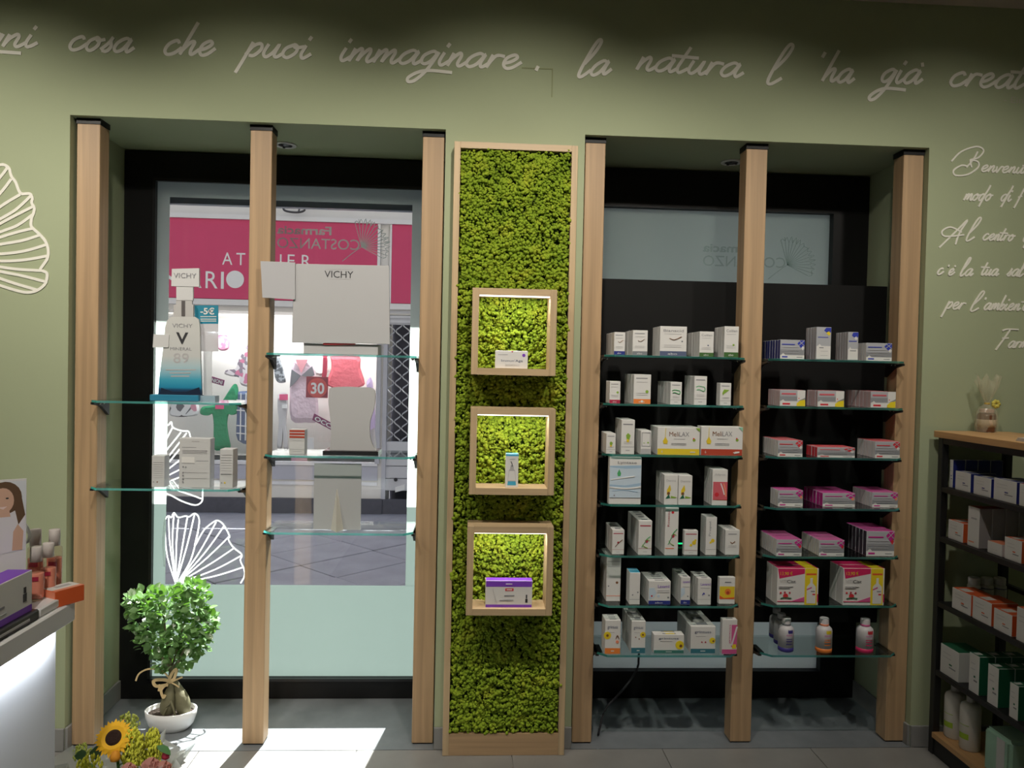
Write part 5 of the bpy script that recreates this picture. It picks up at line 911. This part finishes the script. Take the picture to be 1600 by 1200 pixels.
# fluffy yellow-green sprays
M_SPR = mat('spray_yellow', (.58, .58, .05), .85, var=.25, vscale=40); icov = [tuple(v) for v in iv]; icof = [tuple(int(k) for k in f) for f in ifc]
def spray(px, py, wpx, hpx, n_, dy, mm=M_SPR, r=.0045):
    m = MB(); c0 = Q(px, py, dy)
    for i in range(n_):
        while True:
            a, b, d = [random.uniform(-1, 1) for _ in range(3)]
            if a*a+b*b+d*d < 1: break
        p = c0+Vector((a*wpx*sc, d*wpx*sc*.8, b*hpx*sc)); rr = r*random.uniform(.6, 1.2); m.add([(p.x+v[0]*rr*.7, p.y+v[1]*rr*.7, p.z+v[2]*rr*1.5) for v in icov], icof)
    m.build('flower_spray', mm, bq, smooth=True)['kind'] = 'stuff'; stem(c0-Vector((0, 0, hpx*sc*.6)))
spray(208, 1172, 18, 34, 520, -.02); spray(238, 1175, 15, 38, 480, .02); spray(201, 1130, 17, 17, 130, .06, mat('spray_pale', (.5, .56, .12), .8), .004); spray(128, 1176, 14, 14, 90, .03, mat('spray_pale', (.5, .56, .12), .8), .004); spray(140, 1197, 18, 16, 120, -.05)
MB().lathe([(.0, -.016), (.012, -.01), (.014, .0), (.009, .012), (0, .017)], Q(180, 1182, -.06), 14).build('flower_bud', mat('bud_orange', (.75, .3, .02), .7), bq, smooth=True)
for (px, py, r) in ((235, 1200, .026), (255, 1204, .024), (200, 1206, .022)):
    m = MB(); c0 = Q(px, py, -.06)
    for k in range(14):
        a = k*2.4; rr = r*(.25+.055*k); h = r*(.9-.05*k); t0 = Vector((math.cos(a), math.sin(a), 0)); t1 = Vector((-math.sin(a), math.cos(a), 0)); wv = r*.55
        m.add([c0+t0*rr*.5-t1*wv*.6-Vector((0, 0, r*.5)), c0+t0*rr*.5+t1*wv*.6-Vector((0, 0, r*.5)), c0+t0*rr+t1*wv+Vector((0, 0, h)), c0+t0*rr*1.1+Vector((0, 0, h+.004)), c0+t0*rr-t1*wv+Vector((0, 0, h))], [(0, 1, 2, 3, 4)])
    m.build('pink_bloom', mat('dusty_pink', (.62, .3, .24), .8, var=.2), bq, smooth=True); stem(c0-Vector((0, 0, .02)))
MB().lathe([(0, -.014), (.010, -.008), (.011, .0), (.006, .014), (0, .02)], Q(259, 1180, .0), 12).build('rose_bud', mat('rose_red', (.4, .02, .05), .7), bq, smooth=True); stem(Q(259, 1190))
for (px, py, rot, s_) in ((150, 1188, .9, .075), (165, 1180, 1.3, .06), (185, 1198, .4, .06), (125, 1190, 1.0, .05), (245, 1165, -.6, .05)):
    p = Q(px, py, .0); qx = Vector((math.cos(rot+.3), -.4, math.sin(rot+.3))).to_track_quat('Y', 'Z').to_matrix(); MB().add([p+qx @ (Vector((v[0]*.7, v[1], v[2]))*s_) for v in LV], LF).build('bouquet_leaf', mat('bouquet_green', (.06, .17, .05), .5, var=.3), bq, smooth=True)

# ================================================================== white counter (left foreground) and what stands on it
ZK = .95; kc = PZ(118, 938, ZK); kx, ky = kc.x, kc.y; KL = 1.5
kt = empty('sales_counter', (kx-.3, ky-.5, 0), 'white sales counter with light glowing under its top, far left', 'counter')
M_LAM = mat('white_laminate', (.74, .73, .74), .35)
MB().box(kx-.62, kx, ky-KL, ky, ZK-.045, ZK).build('counter_top', M_LAM, kt, bevel=.003)
kbx = P(88, 985, ky-.03).x
MB().box(kx-.6, kbx, ky-KL+.03, ky-.03, .08, ZK-.046).build('counter_body', mat('white_panel', (.66, .67, .7), .45), kt, bevel=.002)
MB().box(kx-.58, kbx-.03, ky-KL+.06, ky-.06, .0, .08).build('plinth', M_METAL, kt)
MB().box(kbx+.003, kbx+.012, ky-KL+.05, ky-.035, ZK-.052, ZK-.0455).build('led_strip', mat('cool_led', (.85, .92, 1), .5, emis=4), kt)
al = bpy.data.lights.new('counter_led', 'AREA'); al.shape = 'RECTANGLE'; al.size = .014; al.size_y = KL-.1; al.energy = 5; al.color = (.88, .94, 1)
ao = bpy.data.objects.new('counter_led', al); COL.objects.link(ao); ao.location = (kbx+.012, ky-KL/2, ZK-.055); ao.rotation_euler = (0, R(14), 0)
def K(px, py, z=ZK): return PZ(px, py, z)
# orange flat carton
a = K(86, 951); b = K(132, 938); v_ = b-a; st = dict(front=ink('orangered'), side=ink('salmon'), top=M_WHITE, print=[('top', 'salmon', (0, 1, 0, .25)), ('top', M_INKL, (.3, .8, .5, .75))])
me, parts = carton_meshes(v_.length, .036, .05, st); o = put('flat_carton', me, None, ((a.x+b.x)/2, (a.y+b.y)/2, ZK+.0003), math.atan2(v_.y, v_.x)); tag(o, 'flat orange and white carton at the end of the counter', 'carton')
for nm, pm in parts: put(nm, pm, o)
# white riser with pink lotion bottles
rz = ZK+.02; rp = K(66, 938, rz)
ris = tag(MB().box(rp.x-.09, rp.x+.028, rp.y-.06, rp.y+.075, ZK+.0003, rz).build('display_riser', M_LAM, origin=(rp.x, rp.y, ZK), bevel=.003), 'low white riser under the pink lotion bottles', 'riser')
M_PINKL = thin_glass('pink_lotion', (.95, .42, .34), 1.4, .05); M_CLEAR = thin_glass('clear_plastic', (.97, .9, .88), 1.4, .03)
def lotion(px, pyb, pyt, r, label, dy=0, dx=0):
    c_ = PZ(px, pyb, rz); c_ = Vector((c_.x+dx, c_.y+dy, rz+.0003)); h = P(px, pyt, c_.y).z-rz; o = empty('lotion_bottle', c_, label, 'bottle', 'pink lotion bottles on the counter')
    MB().lathe([(r*.9, 0), (r, .004), (r, h*.62), (r*.97, h*.68), (r*.6, h*.72)], c_, 22).build('bottle_body', M_CLEAR, o, smooth=True)
    MB().lathe([(r*.85, .004), (r*.92, .008), (r*.92, h*.5), (r*.9, h*.505)], c_, 22).build('lotion', mat('coral_lotion', (.85, .36, .26), .3), o, smooth=True)
    MB().lathe([(r*.72, h*.72), (r*.72, h*.99), (r*.66, h)], c_, 20).build('cap', mat('cap_pearl', (.66, .6, .58), .35), o, smooth=True)
    a_ = [R(250+q*8) for q in range(9)]; MB().add([(c_.x+r*1.01*math.cos(q), c_.y+r*1.01*math.sin(q), rz+h*v) for v in (.38, .46) for q in a_], [(i, i+1, i+10, i+9) for i in range(8)]).build('label_print', ink('crimson'), o)
lotion(56, 937, 854, .0165, 'front left pink lotion bottle on the counter'); lotion(75, 927, 848, .016, 'front right pink lotion bottle on the counter'); lotion(55, 918, 827, .0165, 'rear left tall pink lotion bottle on the counter', 0); lotion(81, 918, 827, .0165, 'rear right tall pink lotion bottle on the counter', .01)
# black tray with purple carton and leaflet stand
tp = Vector((kx-.004, rp.y, ZK))
tray = tag(MB().box(tp.x-.20, tp.x-.005, tp.y-.5, rp.y-.063, ZK+.0003, ZK+.022).build('display_tray', mat('tray_black', (.02, .02, .024), .3), origin=(tp.x, tp.y, ZK), bevel=.003), 'black display tray under the purple carton on the counter', 'tray')
MB().box(tp.x-.0052, tp.x-.0040, tp.y-.30, tp.y-.24, ZK+.005, ZK+.017).build('logo_patch', ink('crimson'), tray)
MB().box(tp.x-.0052, tp.x-.0040, tp.y-.2, tp.y-.1, ZK+.008, ZK+.013).build('lettering_bar', M_INKL, tray)
st = dict(top=ink('purple'), side=ink('purple'), print=[('rect', 'purple', (0, 1, 0, .16)), ('rect', 'crimson', (.18, .42, .66, .86)), ('rect', M_WHITE, (.22, .38, .73, .79)), ('rect', M_INK, (.2, .52, .4, .45)), ('rect', M_BLACKINK, (.84, .9, .3, .5)), ('rect', M_BLACKINK, (.85, .89, .52, .66))]+lines(.2, .55, (.26,)))
cp_ = Vector((kx-.018, PX(50, 960, kx-.018).y, ZK+.0225)); me, parts = carton_meshes(.2, .085, .05, st); o = put('product_carton', me, None, (cp_.x, min(cp_.y, rp.y-.068)-.1, ZK+.0225), R(90)); tag(o, 'white and purple carton on the black tray, left counter', 'carton')
for nm, pm in parts: put(nm, pm, o)
# leaflet with printed photo of a person
lq = P(-36, 905, rp.y-.09); lf = empty('leaflet_display', (lq.x, lq.y, ZK+.0225), 'upright white leaflet printed with a smiling person in white', 'leaflet'); lf.rotation_euler = (0, 0, R(32))
def lfp(name, pts, m, y): MB().prism(pts, y, y+.0005).build('x', m).name; o = bpy.context.scene.collection.objects[-1]; o.name = name; o.parent = lf; return o
lw_, lh_ = .17, .27
bd = put('leaflet_board', MB().prism([(-lw_/2, 0), (lw_/2, 0), (lw_/2, lh_), (-lw_/2, lh_)], 0, .004).mesh(mat('leaflet_white', (.66, .65, .66), .4)), lf)
def pr(name, pts, m, k):
    if name not in ('printed_scene', 'printed_arm'): pts = [(min(x+.035, .0835), y+.004) for x, y in pts]
    put(name, MB().prism(pts, -.0003*k, 0).mesh(m), lf)
pr('printed_scene', [(-.084, .10), (.084, .12), (.084, .266), (-.084, .266)], mat('print_sky', (.62, .65, .7), .4), 1)
pr('printed_scene', [(-.084, .10), (-.02, .108), (-.02, .18), (-.084, .2)], mat('print_leafy', (.4, .45, .3), .4), 1.5)
pr('printed_figure', [(-.03, .105), (.075, .118), (.078, .16), (.06, .19), (.03, .2), (-.01, .195), (-.028, .17)], mat('print_shirt', (.66, .64, .68), .4), 2)
ell = lambda cx, cy, rx, ry: [(cx+rx*math.cos(q*math.pi/10), cy+ry*math.sin(q*math.pi/10)) for q in range(20)]
pr('printed_hair', ell(.012, .228, .03, .034)+[], mat('print_hair', (.12, .07, .04), .4), 2.5); pr('printed_hair', [(.03, .235), (.042, .225), (.048, .19), (.036, .17), (.03, .2)], mat('print_hair', (.12, .07, .04), .4), 2.6)
pr('printed_face', ell(.008, .222, .02, .027), mat('print_skin', (.6, .38, .28), .4), 3); pr('printed_neck', [(-.002, .2), (.02, .2), (.022, .188), (-.004, .188)], mat('print_skin', (.6, .38, .28), .4), 2.8)
pr('printed_smile', [(-.002, .209), (.016, .21), (.009, .204)], mat('print_lip', (.75, .6, .58), .4), 3.5)
for xx in (0, .016): pr('printed_eye', ell(xx, .227, .0028, .0016), M_BLACKINK, 3.5)
pr('printed_arm', [(.06, .12), (.078, .12), (.08, .16), (.07, .175), (.062, .16)], mat('print_skin', (.6, .38, .28), .4), 2.8)
wp = K(40, 940); hoop = [(P(36, 816, ky-.1).x+.006*0, 0)]
hp = smoothline([tuple(P(x, y, ky-.06)) for x, y in ((35, 816), (41, 822), (46, 835), (44, 845), (38, 848))], 5)
hp = [(x, y, z) for x, y, z in hp]+[(hp[-1][0]-.004, hp[-1][1], ZK+.001)]
tag(MB().tube(hp, .0035, 8).build('wire_stand', mat('white_wire', (.75, .75, .75), .4), origin=hp[-1], smooth=True), 'white curved wire stand behind the pink bottles', 'stand')

# ================================================================== black shelf unit along the right side
Yu = -.04; ux0 = P(1466, 690, Yu).x; ux1 = ux0+.29; UL = 1.25; uzt = P(1466, 673, Yu).z
un = empty('shelving_unit', ((ux0+ux1)/2, Yu-UL/2, 0), 'black metal shelving unit with wooden top and base board', 'shelving unit')
MB().box(ux0-.012, ux1+.01, Yu-UL-.012, Yu+.012, uzt-.026, uzt).build('wooden_top', M_OAKY, un, bevel=.002)
for yy in (Yu, Yu-UL):
    for xx in (ux0, ux1-.028): MB().box(xx, xx+.028, *sorted((yy-.028 if yy == Yu else yy, yy if yy == Yu else yy+.028)), 0.001, uzt-.026).build('upright', M_METAL, un, bevel=.002)
uz = [P(1470, y, Yu).z for y in (759, 836, 936, 1042)]; ubz = P(1453, 1138, Yu).z
SHT = .02
MB().box(ux0+.002, ux1-.002, Yu-UL+.002, Yu-.002, uzt-.05, uzt-.0265).build('top_rail', M_METAL, un)
for z in uz: MB().box(ux0+.002, ux1-.002, Yu-UL+.028, Yu-.028, z-SHT, z).build('shelf_board', M_METAL, un, bevel=.001)
MB().box(ux0-.004, ux1-.002, Yu-UL+.028, Yu-.0285, ubz-.02, ubz).build('base_board', M_OAKY, un)
MB().box(ux0+.006, ux1-.006, Yu-UL+.028, Yu-.0285, .001, ubz-.0205).build('plinth', M_METAL, un)
for z in uz[1:3]: MB().box(ux1-.026, ux1-.006, Yu-UL+.03, Yu-.03, z+.06, z+.075).build('rear_rail', M_METAL, un)
def ucart(zi, x0, x1, yt, depth, nrow, label, st, inset=.02, n_=1):
    z = uz[zi] if zi < 4 else ubz; X = ux0+inset; y0 = min(PX(x0, yt, X).y, Yu-.032); y1 = PX(x1, yt, X).y; w_ = y0-y1-.001; h = min(PX(x0, yt, X).z-z, (([uzt-.06]+uz)[zi] if zi < 4 else uz[3])-SHT-z-.004) if True else 0
    me, parts = carton_meshes(w_, h, depth, st)
    for i in range(n_):
        o = put('medicine_carton', me, None, (X+i*(depth+.001), (y0+y1)/2, z+.0002), R(-90)); tag(o, label if n_ == 1 else f'{label}, {NUM[i]}', 'carton', 'cartons on the black shelving unit')
        for nm, pm in parts:
            if i == 0 or nm == 'flap_print': put(nm, pm, o)
uw = lambda c: dict(print=lines(.15, .6, (.75, .6))+[('rect', M_INK, (.5, .85, .3, .34)), ('rect', c, (.5, .65, .4, .45))])
def us(side, top, tmark=True): d_ = uw(side); d_['side'] = ink(side); d_['top'] = ink(top or side); d_['print'] = d_['print']+[('top', M_WHITE, (.2, .6, .1, .5))] if tmark else d_['print']; return d_
ucart(0, 1480, 1489.5, 717, .05, 1, 'tall narrow white and blue carton, unit upper shelf', us('navy', 'navy'), .03, 4)
ucart(0, 1493, 1517, 735, .1, 1, 'first low blue-edged carton along unit upper shelf', us('navy', 'navy')); ucart(0, 1521.5, 1549, 742.5, .1, 1, 'second low blue-edged carton along unit upper shelf', us('navy', 'navy')); ucart(0, 1553, 1589, 746, .1, 1, 'third low wider blue-edged carton along unit upper shelf', us('navy', 'navy')); ucart(0, 1593, 1622, 755, .1, 1, 'red-topped white carton at right of unit upper shelf', us('red', 'red'))
ucart(1, 1482, 1505.5, 811, .1, 1, 'low orange-edged carton at left of unit second shelf', us('orangered', 'orangered')); ucart(1, 1513, 1531, 790, .05, 1, 'tall white carton with orange lid, unit second shelf', dict(side=mat('dim_grey_side', (.36, .33, .33), .6), top=ink('orangered'), print=[('rect', 'salmon', (.1, .6, .1, .13)), ('rect', M_INKL, (.3, .8, .7, .74))]), .02, 4)
ucart(1, 1543, 1566, 844, .08, 1, 'small pale pink-edged carton on unit second shelf', dict(top=ink('salmon'), print=lines(.3, .7, (.4,)))); ucart(1, 1570, 1597, 838, .1, 1, 'right orange-edged carton on unit second shelf', us('orangered', 'orangered'))
ucart(2, 1488, 1518, 917, .085, 1, 'first orange-topped white carton on unit third shelf', us('orangered', 'orangered'), .01); ucart(2, 1520, 1550, 930, .1, 1, 'second orange-topped white carton on unit third shelf', us('orangered', 'orangered'), .01); ucart(2, 1553, 1582, 949, .1, 1, 'third orange-topped white carton on unit third shelf', us('orangered', 'orangered'), .01); ucart(2, 1589, 1615, 947, .1, 1, 'fourth orange-topped white carton on unit third shelf', us('orangered', 'orangered'), .01)
gsd = lambda: (lambda d_: (d_['print'].append(('top', M_WHITE, (.2, .6, .1, .5))), d_)[1])(us('darkgreen', 'darkgreen'))
g4 = dict(uw('darkgreen')); g4['top'] = ink('darkgreen'); ucart(3, 1470, 1499, 1004, .1, 1, 'wide white carton with green top, unit lower shelf', g4, .012); ucart(3, 1515, 1531, 1018, .06, 1, 'tall green-sided carton left on unit lower shelf', us('darkgreen', 'darkgreen'), .012, 3); ucart(3, 1544, 1561, 1036, .06, 1, 'tall green-sided carton middle on unit lower shelf', us('darkgreen', 'darkgreen'), .012, 3); ucart(3, 1578, 1592, 1065, .06, 1, 'small green-sided carton right on unit lower shelf', us('darkgreen', 'darkgreen'), .012, 2)
# pill jars
for i, (px, dpt) in enumerate(((1491, .105), (1521, .16), (1550, .21))):
    X = ux0+.13; y = PX(px, 915, X).y+(0.03 if i == 0 else 0); y = min(y, Yu-.075); z = uz[2]+.0002; y = Yu-.06-.085*0; c_ = Vector((ux0+.125+.052*i*1.0, Yu-.062, z))
    o = empty('pill_jar', c_, ('nearest the front', 'in the middle', 'at the back')[i]+' of three white pill jars on the unit', 'jar', 'pill jars on the shelving unit')
    o['label'] = 'white pill jar with screw lid, '+('front', 'middle', 'rear')[i]+' of three on the unit'
    r = .0245; h = .105; MB().lathe([(r*.9, 0), (r, .003), (r, h*.62), (r*.97, h*.7), (r*.72, h*.74)], c_, 20).build('jar_body', mat('jar_white', (.66, .65, .6), .4), o, smooth=True)
    MB().lathe([(r*.84, h*.74), (r*.86, h*.75), (r*.86, h*.97), (r*.8, h)], c_, 24).build('screw_lid', mat('lid_white', (.64, .63, .6), .4), o); MB().lathe([(r*1.012, h*.6), (r*1.012, h*.625)], c_, 20).build('blue_line', ink('navy'), o); MB().lathe([(r*1.012, h*.3), (r*1.012, h*.31)], c_, 20).build('blue_line', M_INK, o)
# pump bottles and tissue pack at the bottom
for i, (px, lab) in enumerate(((1480, 'left'), (1517, 'right'))):
    X = ux0+.06; y = PX(px, 1100, X).y; y = min(y, Yu-.068) if i == 0 else y; z = ubz+.0002; c_ = Vector((X, y, z)); h = uz[3]-SHT-z-.012; r = .036
    o = empty('lotion_bottle', c_, f'{lab} large white bottle with green stripe on unit base', 'bottle', 'white bottles on the unit base')
    MB().lathe([(r*.92, 0), (r, .006), (r, h*.72), (r*.9, h*.78), (r*.5, h*.83)], c_, 26).build('bottle_body', mat('bottle_white', (.62, .6, .55), .4), o, smooth=True); MB().lathe([(r*.42, h*.83), (r*.42, h)], c_, 18).build('cap', mat('cap_grey', (.42, .41, .4), .45), o, smooth=True)
    for v0, v1, mm in ((.2, .3, 'lime'), (.44, .45, 'lime')): a_ = [R(165+q*8) for q in range(9)]; MB().add([(c_.x+r*1.01*math.cos(q), c_.y+r*1.01*math.sin(q), z+h*v) for v in (v0, v1) for q in a_], [(k, k+1, k+10, k+9) for k in range(8)]).build('label_print', ink(mm), o)
y0 = PX(1533, 1130, ux0+.01).y-.012; z = ubz+.0002
o = tag(MB().box(ux0+.012, ux0+.2, y0-.135, y0, z, z+.16).build('tissue_pack', mat('mint_wrap', (.32, .52, .4), .3, var=.3, vscale=10), origin=(ux0+.1, y0, z), bevel=.012, seg=3), 'mint green wrapped pack at right of unit base', 'pack')
MB().box(ux0+.0112, ux0+.0122, y0-.11, y0-.07, z+.012, z+.15).build('white_stripe', M_CARDW, o); MB().prism([(ux0+.03, z+.05), (ux0+.06, z+.045), (ux0+.09, z+.07), (ux0+.05, z+.075)], y0-.136, y0-.1352).build('printed_motif', M_CARDW, o)
# gift wrapped jar and papers on top of the unit
gp = PZ(1541, 671, uzt); gp = Vector((min(gp.x, ux1-.05), min(gp.y, Yu-.03), uzt+.0003)); gs_ = (gp.y-CAM.y)/F
gx = P(1541, 671, gp.y).x; gp.x = min(max(gx, ux0+.05), ux1+.02)
g = empty('gift_jar', gp, 'cellophane wrapped gift jar with yellow bow on the unit', 'gift jar')
MB().lathe([(.028, 0), (.033, .004), (.033, .065), (.03, .072), (.024, .076)], gp, 22).build('jar', mat('jar_brown', (.16, .07, .035), .2), g, smooth=True)
MB().lathe([(.0336, .02), (.0336, .05)], gp, 22).build('paper_label', mat('kraft', (.5, .38, .25), .8), g, smooth=True)
MB().lathe([(.0, .076), (.026, .077), (.026, .088), (.02, .092)], gp, 18).build('lid', mat('lid_pink', (.55, .35, .28), .5), g)
M_CEL = mixed('gift_cellophane', 'p', (.7, .66, .5), (.95, .95, .92), .28); nW = 22; ws = []
for j, (r_, z_) in enumerate(((.038, 0), (.042, .03), (.041, .075), (.03, .095), (.008, .112), (.018, .135), (.032, .175), (.042, .215))):
    for i in range(nW): q = 2*math.pi*i/nW; k_ = r_*(1+(.22 if j > 4 else .06)*math.sin(i*2.9+j)); ws.append((gp.x+k_*math.cos(q), gp.y+k_*.8*math.sin(q), gp.z+z_+(.018*math.sin(i*1.9) if j == 7 else 0)))
MB().add(ws, [(j*nW+i, j*nW+(i+1) % nW, (j+1)*nW+(i+1) % nW, (j+1)*nW+i) for j in range(7) for i in range(nW)]).build('cellophane', M_CEL, g)
bw = MB()
for k in range(7):
    a = k*2*math.pi/7; c_ = gp+Vector((.022+.011*math.cos(a), -.02, .112+.010*math.sin(a))); bw.add([(c_.x+v[0]*.009, c_.y+v[1]*.006, c_.z+v[2]*.009) for v in icov], icof)
bw.build('bow', mat('bow_yellow', (.6, .52, .09), .7), g, smooth=True)
MB().lathe([(.009, .108), (.011, .112), (.009, .116)], gp, 12).build('ribbon_tie', mat('bow_gold', (.55, .38, .07), .6), g)
pp = empty('paper_stack', (ux0+.1, Yu-.3, uzt), 'small stack of white papers on the wooden top', 'paper stack')
for i in range(3): MB().box(ux0+.015, ux0+.2, PX(1581, 678, ux0).y-.24-.002*i, PX(1581, 678, ux0).y-.004*i, uzt+.0004+.004*i, uzt+.004+.004*i).build('sheet', M_CARDW, pp)
